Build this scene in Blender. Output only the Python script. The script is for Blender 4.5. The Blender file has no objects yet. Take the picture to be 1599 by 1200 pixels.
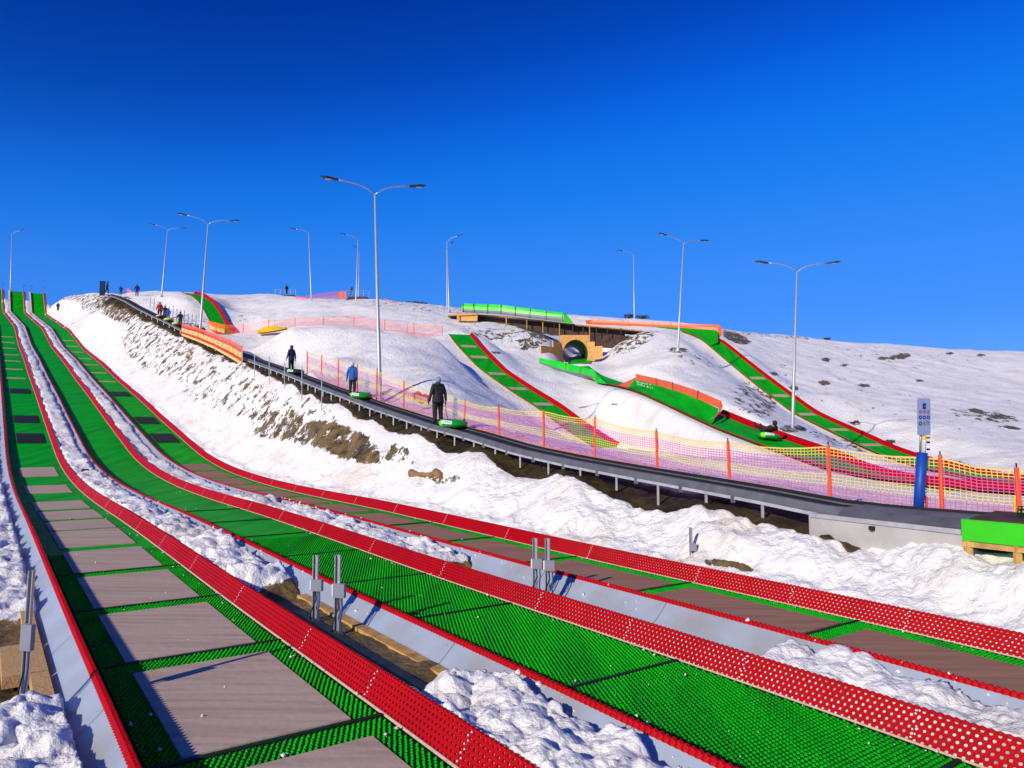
import bpy, bmesh, math, random
import numpy as np
from mathutils import Vector, Matrix
R = math.radians
C = bpy.context.scene.collection
SC = bpy.context.scene
random.seed(7)
# ------------------------------------------------------------------ camera, sky, sun, exposure
F = 1155.0; TH = math.atan(80.5 / F); CT, ST = math.cos(TH), math.sin(TH); H = 3.0
cam = bpy.data.objects.new('camera', bpy.data.cameras.new('camera')); C.objects.link(cam); SC.camera = cam
cam.data.sensor_width = 36; cam.data.lens = 36 * F / 1599; cam.data.clip_start = .1; cam.data.clip_end = 6000
cam.location = (0, 0, H); cam.rotation_euler = (R(90) + TH, 0, 0)
SUN_EL, SUN_DIR = R(24.5), Vector((-.61, -.79))          # plan direction towards the sun
W = bpy.data.worlds.new('World'); SC.world = W; W.use_nodes = True
nt = W.node_tree; bg = nt.nodes['Background']; bg.inputs[1].default_value = .11
sky = nt.nodes.new('ShaderNodeTexSky'); sky.sky_type = 'NISHITA'; sky.sun_disc = False
sky.sun_elevation = SUN_EL; sky.sun_rotation = math.atan2(SUN_DIR.x, SUN_DIR.y)
sky.air_density = 1.0; sky.dust_density = .3; sky.ozone_density = 3.5; sky.altitude = 900
hs = nt.nodes.new('ShaderNodeHueSaturation'); hs.inputs['Saturation'].default_value = 1.3; hs.inputs['Value'].default_value = 1.0
EXPO = .05
vm = nt.nodes.new('ShaderNodeVectorMath'); vm.operation = 'SCALE'; vm.inputs['Scale'].default_value = .1264
cu = nt.nodes.new('ShaderNodeRGBCurve')                # a deep winter blue: camera-like rendering of the clear sky
for ch, pts in ((0, [(0, 0), (.02, .001), (.048, .010), (.09, .035), (.23, .065), (1, .3)]), (1, [(0, 0), (.12, .036), (.236, .19), (.36, .25), (.6, .30), (1, .42)]), (2, [(0, 0), (.34, .34), (.56, .82), (.8, .93), (1, 1)])):
    c_ = cu.mapping.curves[ch]
    c_.points[0].location = pts[0]; c_.points[1].location = pts[-1]
    for p_ in pts[1:-1]: c_.points.new(*p_)
cu.mapping.update()
v2 = nt.nodes.new('ShaderNodeVectorMath'); v2.operation = 'SCALE'; v2.inputs['Scale'].default_value = 1 / (.11 * 2 ** EXPO)
nt.links.new(sky.outputs[0], hs.inputs['Color']); nt.links.new(hs.outputs[0], vm.inputs[0]); nt.links.new(vm.outputs[0], cu.inputs['Color']); nt.links.new(cu.outputs[0], v2.inputs[0]); nt.links.new(v2.outputs[0], bg.inputs[0])
sl = bpy.data.lights.new('sun', 'SUN'); sl.energy = 4.3; sl.angle = R(.5); sl.color = (1, .90, .74)
so = bpy.data.objects.new('sun', sl); C.objects.link(so)
so.rotation_euler = Vector((SUN_DIR.x * math.cos(SUN_EL), SUN_DIR.y * math.cos(SUN_EL), math.sin(SUN_EL))).to_track_quat('Z', 'Y').to_euler()
SC.view_settings.view_transform = 'Standard'; SC.view_settings.look = 'None'
SC.view_settings.exposure = EXPO; SC.view_settings.gamma = 1

# ------------------------------------------------------------------ helpers
def P3(u, v, Y):
    b = (600 - v) / F; t = Y / (CT - b * ST)
    return np.array([t * (u - 800) / F, Y, H + t * (ST + b * CT)])
def proj(x, y, z):
    x, y, z = np.asarray(x, float), np.asarray(y, float), np.asarray(z, float) - H
    d = np.maximum(y * CT + z * ST, 1e-3)
    return 800 + F * x / d, 600 - F * (-y * ST + z * CT) / d
PHI = R(35.503); NX, NY = math.cos(PHI), math.sin(PHI)
def PS(p, s): return (p * NX - s * NY, p * NY + s * NX)
def toPS(x, y): return (x * NX + y * NY, -x * NY + y * NX)
def smooth(x, a, b):
    t = np.clip((np.asarray(x, float) - a) / (b - a), 0, 1); return t * t * (3 - 2 * t)
kS = [-40, -5, 0, 6, 12, 18, 24, 30, 36, 42, 48, 54, 62, 72, 85, 100, 120, 145, 180, 186, 193, 196, 230]
kZ = [-.3, -.13, .01, .18, .25, .39, .51, .53, .67, .99, 1.62, 2.75, 4.25, 6.21, 8.59, 11.57, 15.13, 20.75, 27.6, 28.8, 34.4, 34.8, 35]
_s = np.arange(-60, 240, .25); _z = np.interp(_s, kS, kZ)
_k = np.exp(-.5 * (np.arange(-24, 25) * .25 / 2.0) ** 2); _k /= _k.sum()
_zz = np.convolve(np.pad(_z, 24, 'edge'), _k, 'valid'); _w = smooth(_s, 176, 181)
_zz = _zz * (1 - _w) + _z * _w
def zl(s): return np.interp(s, _s, _zz)
def pshift(s): return -1.3 * np.clip((np.asarray(s, float) - 145) / 45, 0, 1.2)
PF = [3.42, 7.24, 11.01]
# carpet lift: plan position (p over s) and height from the photo's belt line
def pc(s): return np.interp(s, [-5, 5, 20, 35, 50, 70, 95, 115, 130, 150], [13.1, 13.4, 14.3, 15.7, 16.9, 17.8, 17.6, 16.5, 15.4, 15.0])
def s_of_u(u, v, pf):
    b = (600 - v) / F; r = (u - 800) / F / (CT - b * ST)
    ss = np.arange(-3, 150, .05); x, y = PS(pf(ss) if callable(pf) else pf, ss)
    e = x / y - r; i = np.where((e[:-1] > 0) & (e[1:] <= 0))[0]
    return ss[i[0]] if len(i) else ss[np.argmin(abs(e))]
BELT = [(1599, 816), (1500, 809), (1400, 801), (1300, 789), (1200, 770), (1100, 753), (1000, 736), (900, 718), (825, 702), (737, 676), (684, 663), (591, 633), (509, 603), (455, 582), (381, 556), (320, 530), (283, 512), (245, 494), (215, 479), (200, 470), (185, 464), (170, 460)]
cs, cz = [], []
for u, v in BELT:
    s = s_of_u(u, v, pc); x, y = PS(pc(s), s); cs.append(s); cz.append(P3(u, v, y)[2])
cs = np.array(cs); cz = np.array(cz); o_ = np.argsort(cs); cs = cs[o_]; cz = cz[o_]
def zc(s): return np.interp(s, cs, cz)
CTOP = cs[-1]

def vnoise(x, y, seed=0):
    xi, yi = np.floor(x).astype(np.int64), np.floor(y).astype(np.int64); fx, fy = x - xi, y - yi
    fx = fx * fx * (3 - 2 * fx); fy = fy * fy * (3 - 2 * fy)
    def h(a, b):
        n = (a * 374761393 + b * 668265263 + seed * 1442695041) & 0xffffffff
        n = ((n ^ (n >> 13)) * 1274126177) & 0xffffffff
        return ((n ^ (n >> 16)) & 0xffff) / 65535.0
    return (h(xi, yi) * (1 - fx) + h(xi + 1, yi) * fx) * (1 - fy) + (h(xi, yi + 1) * (1 - fx) + h(xi + 1, yi + 1) * fx) * fy
def fbm(x, y, o=4, seed=0):
    r = 0; a = .5
    for i in range(o): r = r + a * (vnoise(x, y, seed + i) * 2 - 1); x, y, a = x * 2.03 + 7.1, y * 2.03 + 3.3, a * .5
    return r
def billow(x, y, o=4, seed=0):
    r = 0; a = .5
    for i in range(o): r = r + a * (abs(vnoise(x, y, seed + i) * 2 - 1) ** .75 * 1.9 - .15); x, y, a = x * .8 * 2.3 + y * .9 + 7.1, y * .8 * 2.3 - x * .9 + 3.3, a * .5
    return r

# ------------------------------------------------------------------ materials
def mat(name, col, rough=.6, var=.12, scale=6, bump=0, bscale=30, metal=0, spec=.4, col2=None, stretch=None):
    m = bpy.data.materials.new(name); m.use_nodes = True; t = m.node_tree; b = t.nodes['Principled BSDF']
    b.inputs['Roughness'].default_value = rough; b.inputs['Metallic'].default_value = metal
    b.inputs['Specular IOR Level'].default_value = spec
    tc = t.nodes.new('ShaderNodeTexCoord')
    n = t.nodes.new('ShaderNodeTexNoise'); n.inputs['Scale'].default_value = scale; n.inputs['Detail'].default_value = 5
    if stretch:                                            # streaks that run across or along the lanes
        mp = t.nodes.new('ShaderNodeMapping'); mp.inputs['Rotation'].default_value = (0, 0, -PHI); mp.inputs['Scale'].default_value = stretch; t.links.new(tc.outputs['Object'], mp.inputs[0]); t.links.new(mp.outputs[0], n.inputs['Vector'])
    else: t.links.new(tc.outputs['Object'], n.inputs['Vector'])
    mx = t.nodes.new('ShaderNodeMix'); mx.data_type = 'RGBA'
    c2 = col2 or tuple(c * (1 - var * 2.2) for c in col)
    mx.inputs[6].default_value = (*c2, 1); mx.inputs[7].default_value = (*col, 1)
    mr = t.nodes.new('ShaderNodeMapRange'); mr.inputs[1].default_value = .3; mr.inputs[2].default_value = .6
    t.links.new(n.outputs[0], mr.inputs[0]); t.links.new(mr.outputs[0], mx.inputs[0]); t.links.new(mx.outputs[2], b.inputs['Base Color'])
    if bump:
        n2 = t.nodes.new('ShaderNodeTexNoise'); n2.inputs['Scale'].default_value = bscale; n2.inputs['Detail'].default_value = 4
        t.links.new(tc.outputs['Object'], n2.inputs['Vector'])
        bp = t.nodes.new('ShaderNodeBump'); bp.inputs['Strength'].default_value = bump; bp.inputs['Distance'].default_value = .02
        t.links.new(n2.outputs[0], bp.inputs['Height']); t.links.new(bp.outputs[0], b.inputs['Normal'])
    return m
M = {}
M['green_mat'] = mat('green_mat', (.002, .42, .006), .55, .12, 1.1, .5, 60, spec=.06, col2=(.003, .26, .010), stretch=(2.2, .25, 1))
M['green_under'] = mat('green_under', (.0005, .045, .002), .9, .1, 9, spec=.05)  # darker mat green; under the pegs, shade of the gaps put into the colour
M['red_mat'] = mat('red_mat', (.44, .001, .004), .5, .06, 1.3, .35, 55, spec=.12)
M['white_backing'] = mat('white_backing', (.62, .62, .64), .4, .2, 5, col2=(.36, .20, .20))
M['sheet'] = mat('galvanised_sheet', (.47, .54, .60), .36, .07, 1.4, .25, 3, metal=.3, col2=(.42, .42, .40))
M['trim'] = mat('pale_trim', (.72, .52, .36), .6, .1, 20)
M['brake'] = mat('brown_rubber', (.54, .40, .29), .7, .10, 1.6, .3, 9, spec=.2, col2=(.40, .285, .205), stretch=(.35, 5, 1))
M['brake_red'] = mat('red_brown_rubber', (.36, .19, .12), .7, .10, 1.6, .25, 14, spec=.2, col2=(.25, .13, .085), stretch=(.35, 5, 1))
M['brake_dark'] = mat('black_rubber', (.012, .010, .014), .7, .1, 4)
M['seam'] = mat('dark_seam', (.002, .018, .004), .8, .1, 10)
M['galv'] = mat('galvanised_steel', (.46, .47, .48), .38, .1, 12, .1, 30, metal=.7)
M['steel_dark'] = mat('dark_steel', (.07, .075, .08), .5, .1, 12, metal=.3)
M['box_grey'] = mat('grey_box_plastic', (.22, .23, .27), .5, .05, 8)  # box grey taken darker, the shade of its front put into the colour
M['cable'] = mat('black_cable', (.008, .008, .012), .6)
M['cable_blue'] = mat('blue_cable', (.015, .06, .22), .5)
M['pole'] = mat('zinc_pole', (.50, .50, .50), .45, .08, 20, metal=.4)
M['lamp'] = mat('dark_lamp_housing', (.02, .025, .035), .4)
M['lens'] = mat('lamp_glass', (.5, .5, .45), .2)
M['belt'] = mat('rubber_belt', (.010, .010, .011), .7, .15, 5, .3, 20, spec=.3)
M['rail'] = mat('rail_metal', (.17, .172, .175), .5, .12, 3, .1, 20, metal=.4)
M['rail_light'] = mat('light_rail_metal', (.50, .50, .50), .5, .1, 5, metal=.35)
M['panel'] = mat('pale_station_panel', (.43, .41, .38), .6, .1, 2, .1, 6, col2=(.34, .33, .30))
M['board_green'] = mat('green_painted_board', (.035, .55, .006), .5, .06, 2)
M['lime'] = mat('lime_vinyl', (.015, .62, .02), .4, .14, .8)
M['grey_vinyl'] = mat('grey_vinyl', (.15, .17, .19), .5, .1, 3)
M['timber'] = mat('new_timber', (.60, .34, .10), .7, .18, 6, .3, 30)
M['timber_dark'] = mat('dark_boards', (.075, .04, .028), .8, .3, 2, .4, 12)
M['plywood'] = mat('plywood', (.70, .34, .09), .65, .12, 3, .1, 30)
M['osb'] = mat('osb_board', (.66, .40, .15), .75, .2, 28, .5, 60)
M['orange'] = mat('orange_vinyl', (.80, .125, .03), .42, .07, 1)
M['orange_net'] = mat('orange_net', (.95, .14, .02), .5, .05, 4)
M['post_cloth'] = mat('orange_post_sleeve', (.85, .10, .035), .6, .1, 8)
M['yellow_net'] = mat('yellow_net', (.85, .60, .16), .5, .05, 4)
M['magenta_net'] = mat('magenta_net', (.66, .12, .34), .5, .05, 4)
M['red_net'] = mat('red_net', (.65, .04, .03), .5, .05, 4)
M['yellow_vinyl'] = mat('yellow_vinyl', (.85, .50, .01), .5)
M['blue_pad'] = mat('blue_foam_pad', (.005, .06, .35), .5, .08, 6)
M['sign_white'] = mat('sign_face', (.28, .34, .50), .4, .04, 9)
M['sign_blue'] = mat('sign_blue', (.01, .03, .26), .5)
M['sign_red'] = mat('sign_red', (.42, .04, .06), .5)
M['sign_green'] = mat('sign_green', (.04, .35, .05), .5)
M['white'] = mat('white_print', (.8, .8, .8), .5)
M['yellow'] = mat('yellow_paint', (.8, .55, .02), .5)
M['black'] = mat('black_rubber_fitting', (.01, .01, .01), .6)
M['wood_log'] = mat('bare_log', (.33, .17, .07), .8, .2, 6, .5, 15)
M['brush'] = mat('dry_shrub', (.07, .05, .03), .9, .3, 5)
M['tube_green'] = mat('tube_green', (.006, .30, .022), .38, .1, 4)
M['tube_dark'] = mat('tube_dark', (.004, .05, .012), .4, .1, 4)
M['tube_lime'] = mat('tube_lime', (.20, .80, .03), .38, .1, 4)
M['tube_red'] = mat('tube_red', (.55, .02, .02), .4)
M['tube_yellow'] = mat('tube_yellow', (.75, .62, .02), .4)
for n_, c_ in dict(jacket_black=(.018, .018, .02), jacket_blue=(.006, .10, .36), jacket_navy=(.012, .018, .07), jacket_red=(.45, .02, .02), jacket_teal=(.03, .22, .25), jacket_dark=(.015, .02, .03), jacket_olive=(.10, .09, .04),
                   trousers=(.013, .013, .016), trousers_brown=(.06, .035, .02), boot=(.01, .01, .01), skin=(.50, .28, .19), hat_blue=(.18, .32, .42), hat_dark=(.015, .012, .02), hat_white=(.6, .6, .6), hat_yellow=(.7, .55, .05), glove=(.012, .012, .015), boot_white=(.6, .6, .58)).items():
    M[n_] = mat(n_ + '_cloth' if n_ != 'skin' else 'skin', c_, .8, .12, 12, .4, 25)

def snow_material():
    m = bpy.data.materials.new('snow_ground'); m.use_nodes = True; t = m.node_tree; N = t.nodes; L = t.links; b = N['Principled BSDF']
    b.inputs['Roughness'].default_value = .55; b.inputs['Specular IOR Level'].default_value = .25
    tc = N.new('ShaderNodeTexCoord'); at = N.new('ShaderNodeAttribute'); at.attribute_name = 'dirt'
    # rows of exposed earth run across the bank: rotate into lane axes and stretch
    mp = N.new('ShaderNodeMapping'); mp.inputs['Rotation'].default_value = (0, 0, R(-20)); mp.inputs['Scale'].default_value = (1.5, .8, 1.3)
    L.new(tc.outputs['Object'], mp.inputs[0])
    n = N.new('ShaderNodeTexNoise'); n.inputs['Scale'].default_value = 1.0; n.inputs['Detail'].default_value = 9; n.inputs['Roughness'].default_value = .70
    L.new(mp.outputs[0], n.inputs['Vector'])
    a1 = N.new('ShaderNodeMath'); a1.operation = 'MULTIPLY_ADD'; a1.inputs[1].default_value = .85; L.new(at.outputs['Fac'], a1.inputs[0]); 
    nf = N.new('ShaderNodeTexNoise'); nf.inputs['Scale'].default_value = 5.5; nf.inputs['Detail'].default_value = 5; L.new(mp.outputs[0], nf.inputs['Vector'])
    mf = N.new('ShaderNodeMath'); mf.operation = 'MULTIPLY_ADD'; mf.inputs[1].default_value = .30; L.new(nf.outputs[0], mf.inputs[0])
    mg = N.new('ShaderNodeMath'); mg.operation = 'MULTIPLY_ADD'; mg.inputs[1].default_value = 1.15; mg.inputs[2].default_value = -.225; L.new(n.outputs[0], mg.inputs[0]); L.new(mg.outputs[0], mf.inputs[2]); L.new(mf.outputs[0], a1.inputs[2])
    mr = N.new('ShaderNodeMapRange'); mr.inputs[1].default_value = .865; mr.inputs[2].default_value = .91; L.new(a1.outputs[0], mr.inputs[0])
    # earth colour
    ne = N.new('ShaderNodeTexNoise'); ne.inputs['Scale'].default_value = 1.3; ne.inputs['Detail'].default_value = 8; ne.inputs['Roughness'].default_value = .7; L.new(tc.outputs['Object'], ne.inputs['Vector'])
    cr = N.new('ShaderNodeValToRGB'); e = cr.color_ramp.elements; e[0].position = .35; e[0].color = (.022, .016, .011, 1); e[1].position = .68; e[1].color = (.30, .18, .06, 1)
    k = e.new(.5); k.color = (.15, .105, .032, 1); L.new(ne.outputs[0], cr.inputs[0])
    # snow colour, a little dirty in places
    ns = N.new('ShaderNodeTexNoise'); ns.inputs['Scale'].default_value = .55; ns.inputs['Detail'].default_value = 6; L.new(tc.outputs['Object'], ns.inputs['Vector'])
    cs_ = N.new('ShaderNodeValToRGB'); e = cs_.color_ramp.elements; e[0].position = .28; e[0].color = (.78, .71, .60, 1); e[1].position = .5; e[1].color = (.90, .87, .81, 1); L.new(ns.outputs[0], cs_.inputs[0])
    mx = N.new('ShaderNodeMix'); mx.data_type = 'RGBA'; L.new(mr.outputs[0], mx.inputs[0]); L.new(cs_.outputs[0], mx.inputs[6]); 
    soil_dark = N.new('ShaderNodeMapRange'); soil_dark.inputs[1].default_value = 1.02; soil_dark.inputs[2].default_value = 1.3; soil_dark.inputs[3].default_value = 1; soil_dark.inputs[4].default_value = .3; L.new(at.outputs['Fac'], soil_dark.inputs[0])  # darkens the earth colour at the highest dirt values
    wm = N.new('ShaderNodeVectorMath'); wm.operation = 'SCALE'; L.new(cr.outputs[0], wm.inputs[0]); L.new(soil_dark.outputs[0], wm.inputs['Scale']); L.new(wm.outputs[0], mx.inputs[7]); L.new(mx.outputs[2], b.inputs['Base Color'])
    nb = N.new('ShaderNodeTexNoise'); nb.inputs['Scale'].default_value = 4.5; nb.inputs['Detail'].default_value = 9; nb.inputs['Roughness'].default_value = .62; L.new(tc.outputs['Object'], nb.inputs['Vector'])
    sb = N.new('ShaderNodeMath'); sb.operation = 'MULTIPLY_ADD'; sb.inputs[1].default_value = -.5; L.new(mr.outputs[0], sb.inputs[0]); L.new(nb.outputs[0], sb.inputs[2])
    bp = N.new('ShaderNodeBump'); bp.inputs['Strength'].default_value = .8; bp.inputs['Distance'].default_value = .16; L.new(sb.outputs[0], bp.inputs['Height']); L.new(bp.outputs[0], b.inputs['Normal'])
    return m
M['snow'] = snow_material()

# ------------------------------------------------------------------ object helpers
def tag(o, label, cat, group=None):
    o['label'] = label; o['category'] = cat
    if group: o['group'] = group
    return o
def empty(name, loc, label, cat, group=None, rz=0):
    o = bpy.data.objects.new(name, None); C.objects.link(o); o.location = tuple(float(a) for a in loc); o.rotation_euler.z = rz; o.empty_display_size = .2
    return tag(o, label, cat, group)
class MB:
    def __init__(self, org=(0, 0, 0)): self.v = []; self.f = []; self.m = []; self.o = np.array(org, float)
    def add(self, vs, fs, mi=0):
        k = len(self.v); self.v += [tuple(np.asarray(a, float) - self.o) for a in vs]; self.f += [tuple(k + i for i in f) for f in fs]; self.m += [mi] * len(fs); return self
    def hexa(self, q, mi=0): return self.add(q, [(3, 2, 1, 0), (4, 5, 6, 7), (0, 1, 5, 4), (1, 2, 6, 5), (2, 3, 7, 6), (3, 0, 4, 7)], mi)
    def box(self, c, sz, rz=0, mi=0):
        x, y, z = [a / 2 for a in sz]; cr, sr = math.cos(rz), math.sin(rz)
        q = [(-x, -y, -z), (x, -y, -z), (x, y, -z), (-x, y, -z), (-x, -y, z), (x, -y, z), (x, y, z), (-x, y, z)]
        return self.hexa([(c[0] + a * cr - b * sr, c[1] + a * sr + b * cr, c[2] + d) for a, b, d in q], mi)
    def tube(self, pts, rad, n=8, mi=0, cap=True):
        pts = [Vector([float(a) for a in p]) for p in pts]; rs = rad if isinstance(rad, (list, tuple)) else [rad] * len(pts); vs = []; fs = []
        for i, p in enumerate(pts):
            d = (pts[min(i + 1, len(pts) - 1)] - pts[max(i - 1, 0)]).normalized()
            a = d.cross(Vector((0, 0, 1))); a = a.normalized() if a.length > 1e-3 else Vector((1, 0, 0)); b = d.cross(a)
            for k in range(n): t = 2 * math.pi * k / n; vs.append(p + (a * math.cos(t) + b * math.sin(t)) * rs[i])
        for i in range(len(pts) - 1):
            for k in range(n): fs.append((i * n + k, i * n + (k + 1) % n, (i + 1) * n + (k + 1) % n, (i + 1) * n + k))
        if cap: fs += [tuple(range(n))[::-1], tuple((len(pts) - 1) * n + k for k in range(n))]
        return self.add([tuple(v) for v in vs], fs, mi)
    def beam(self, a, b, w, h, mi=0):
        a, b = Vector([float(q) for q in a]), Vector([float(q) for q in b]); d = (b - a).normalized(); s = d.cross(Vector((0, 0, 1))); s = (s.normalized() if s.length > 1e-3 else Vector((1, 0, 0))) * (w / 2); u = s.cross(d).normalized() * (h / 2)
        return self.hexa([tuple(q) for q in (a - s - u, a + s - u, b + s - u, b - s - u, a - s + u, a + s + u, b + s + u, b - s + u)], mi)
    def grid(self, rows, mi=0, thick=None):
        """rows: list of equal length lists of points"""
        n = len(rows[0]); vs = [p for r in rows for p in r]
        fs = [(i * n + k, i * n + k + 1, (i + 1) * n + k + 1, (i + 1) * n + k) for i in range(len(rows) - 1) for k in range(n - 1)]
        return self.add(vs, fs, mi)
    def build(self, name, mats, parent=None, smooth=False, weld=True):
        me = bpy.data.meshes.new(name); me.from_pydata(self.v, [], self.f)
        for m in (mats if isinstance(mats, (list, tuple)) else [mats]): me.materials.append(m)
        if any(self.m): me.polygons.foreach_set('material_index', self.m)
        if smooth: me.polygons.foreach_set('use_smooth', [True] * len(self.f))
        me.update()
        if weld and len(self.v) < 400000:
            bm = bmesh.new(); bm.from_mesh(me); bmesh.ops.remove_doubles(bm, verts=bm.verts, dist=2e-4); bm.to_mesh(me); bm.free()
        o = bpy.data.objects.new(name, me); C.objects.link(o)
        if parent: o.parent = parent
        elif any(self.o): o.location = tuple(self.o)
        return o
def dup(root, loc, label, rz=None, group=None):
    r = root.copy(); C.objects.link(r); r.location = tuple(float(a) for a in loc); r['label'] = label
    if rz is not None: r.rotation_euler.z = rz
    if group: r['group'] = group
    for ch in list(root.children):
        c = ch.copy(); C.objects.link(c); c.parent = r
        for g in ch.children: d = g.copy(); C.objects.link(d); d.parent = c
    return r
def resample(pts, step):
    pts = [np.array(p, float) for p in pts]; d = [0]
    for a, b in zip(pts, pts[1:]): d.append(d[-1] + np.linalg.norm(b - a))
    n = max(2, int(d[-1] / step) + 1); t = np.linspace(0, d[-1], n); A = np.array(pts)
    out = np.stack([np.interp(t, d, A[:, k]) for k in range(3)], 1)
    for _ in range(3): out[1:-1] = (out[:-2] + 2 * out[1:-1] + out[2:]) / 4
    return out

# ------------------------------------------------------------------ far slides: left edge from the photo, each with its own distance
def strip(edge, width, step=.8):
    c = resample([P3(*e) for e in edge], step); t = np.gradient(c, axis=0)[:, :2]; t /= np.linalg.norm(t, axis=1)[:, None]
    for _ in range(6): t[1:-1] = (t[:-2] + 2 * t[1:-1] + t[2:]) / 4
    t /= np.linalg.norm(t, axis=1)[:, None]
    lat = np.stack([-t[:, 1], t[:, 0]], 1)                    # left of travel = right in the picture (travel is towards us)
    r = c.copy(); r[:, :2] += lat * width
    return c, r, lat
D_EDGE = [(702, 522, 74), (715, 540, 70), (750, 577, 64.5), (800, 612, 59.5), (840, 637, 56), (875, 665, 53.5), (925, 697, 50.5), (965, 720, 48.5), (1000, 735, 46.5), (1045, 747, 44), (1120, 758, 40), (1250, 768, 36)]
F_EDGE = [(1060, 516, 89), (1094, 528, 86), (1131, 560, 80), (1176, 597, 74), (1240, 646, 67), (1285, 668, 63), (1350, 700, 57), (1390, 716, 54), (1450, 734, 48.5), (1520, 748, 43), (1599, 758, 39), (1750, 770, 35)]
E_EDGE = [(912, 548, 97), (903, 556, 90), (893, 563, 83), (886, 572, 75), (905, 586, 69), (940, 599, 63), (975, 606, 57.5), (1000, 614, 53.5), (1033, 629, 49), (1073, 648, 44.5), (1118, 669, 40.5), (1160, 685, 37.5), (1200, 700, 35.3), (1300, 736, 31), (1400, 753, 29.5), (1500, 764, 28.5), (1599, 771, 28), (1750, 779, 27)]
G_EDGE = [(284, 457, 112), (298, 461, 107), (312, 472, 101), (322, 488, 96), (330, 505, 92), (345, 524, 88)]
ST_D = strip(D_EDGE, 2.1); ST_F = strip(F_EDGE, 2.1); ST_E = strip(E_EDGE, 2.2); ST_G = strip(G_EDGE, 1.7)

# ------------------------------------------------------------------ the ground
ctl = []
def cp(u, v, Y, dz=0):
    p = P3(u, v, Y); a, b = toPS(p[0], p[1])
    if b < CTOP + 3 and b > -6 and a < pc(b) + 2.3: return          # the lift, its bank and the lanes are set from their own lines
    if (b < 140 and a < 12.5) or (b < 200 and a < 11.7): return
    ctl.append((p[0], p[1], p[2] + dz))
for s in list(np.arange(-12, 60, 6)) + list(np.arange(60, 180, 10)) + [181, 187, 193, 200]:
    zg = float(np.interp(s, [184, 190, 200], [28.3, 31.5, 34.3])) if s > 182 else float(zl(s)); zg0 = zg
    for p in (-25, -10, -4, -1.2, .4, 5.8, 11.6):
        if s > 100 and p < -5: continue
        zg = min(zg0, 28.3) if p < 11 else zg0
        x, y = PS(p, s); ctl.append((x, y, zg + (0.03 if p < 11 else .28)))
for s in list(np.arange(-4, 60, 5)) + list(np.arange(60, CTOP, 8)) + [CTOP - 1]:
    d_ = .46 if s < 16 else .36
    for dp, dz in ((-.8, -d_), (1.0, -.25), (2.2, -.12)):
        if s > 60 and dp > 2: continue
        x, y = PS(pc(s) + dp, s); ctl.append((x, y, float(zc(s)) + dz))
    for f_, h_ in ((.30, .22), (.62, .60), (.85, .90)):        # an even bank from lane three up to the lift
        x, y = PS(11.8 + (float(pc(s)) - .9 - 11.8) * f_, s); a_, b_ = float(zl(s)) + .28, float(zc(s)) - d_; ctl.append((x, y, a_ + (b_ - a_) * h_))
for c in [(594, 620, 39.5), (400, 524, 62), (450, 513, 64), (500, 508, 66), (560, 513, 66), (620, 521, 64), (690, 531, 62), (500, 525, 73), (620, 532, 71), (400, 545, 73),
          (503, 509, 82), (553, 512, 82), (602, 518, 80), (647, 524, 78), (691, 528, 76), (420, 516, 84), (460, 512, 84), (350, 524, 87), (330, 523, 89),
          (450, 545, 54), (520, 560, 50), (600, 570, 50), (680, 580, 46), (620, 600, 42), (720, 608, 42), (760, 630, 44), (735, 570, 64), (722, 552, 68), (840, 665, 42), (900, 700, 40),
          (268, 487, 98), (262, 464, 112), (300, 466, 105), (296, 490, 97), (225, 459, 125), (245, 459, 130), (350, 466, 118), (360, 490, 105),
          (93, 459, 168), (105, 460, 160), (120, 461, 152), (140, 463, 145), (80, 466, 172), (110, 480, 150), (150, 464, 140),
          (420, 461, 130), (448, 463, 128), (485, 470, 107), (558, 478, 100), (530, 470, 116), (560, 466, 122), (640, 477, 125), (703, 486, 105), (700, 500, 92), (760, 487, 125), (900, 492, 125), (991, 498, 116), (1060, 505, 120), (1140, 516, 115), (1240, 524, 122), (1400, 538, 130), (1599, 551, 140), (1700, 557, 140), (1900, 565, 140),
          (420, 488, 100), (540, 490, 95), (640, 500, 90), (600, 505, 86),
          (712, 505, 90), (760, 510, 88), (820, 514, 86), (850, 525, 85), (800, 540, 80), (840, 562, 76), (760, 545, 78), (740, 520, 78), (860, 545, 81), (950, 555, 83), (980, 535, 84), (1000, 518, 86),
          (800, 585, 68), (850, 600, 64), (850, 580, 70), (930, 608, 62), (900, 640, 54), (960, 660, 50), (1020, 690, 44), (1080, 700, 41), (1150, 710, 37), (1000, 640, 51),
          (980, 590, 62), (1040, 580, 62), (950, 575, 75), (1000, 560, 76), (1060, 545, 69), (1090, 560, 72), (1100, 590, 60), (1140, 625, 50), (1150, 650, 45), (1200, 655, 47), (1238, 670, 47), (1190, 625, 57), (1130, 580, 68), (1260, 690, 42), (1320, 712, 40), (1400, 735, 36),
          (1200, 560, 90), (1250, 600, 80), (1300, 560, 100), (1300, 620, 72), (1400, 600, 85), (1450, 660, 62), (1500, 590, 95), (1599, 600, 95), (1599, 660, 65), (1599, 715, 48), (1480, 700, 55), (1400, 680, 60), (1700, 650, 70),
          (1150, 745, 27), (1300, 765, 22), (1450, 790, 19), (1599, 795, 20), (1599, 815, 16), (1750, 820, 15), (1000, 725, 30), (900, 690, 32), (1750, 760, 38), (1900, 740, 45), (2100, 800, 22)]:
    cp(*c)
for st in (ST_D, ST_F, ST_E, ST_G):
    for i in range(0, len(st[0]), 5): ctl.append(tuple((st[0][i] + st[1][i]) / 2 - np.array([0, 0, .1])))
for u in (80, 300, 500, 700, 900, 1100, 1300, 1599, 1900):    # behind the skyline the land falls away
    for Yf, vz in ((190, 4), (320, 12)):
        x, y, _ = P3(u, 500, Yf); ctl.append((x, y, 16 if vz == 4 else 5))
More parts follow.
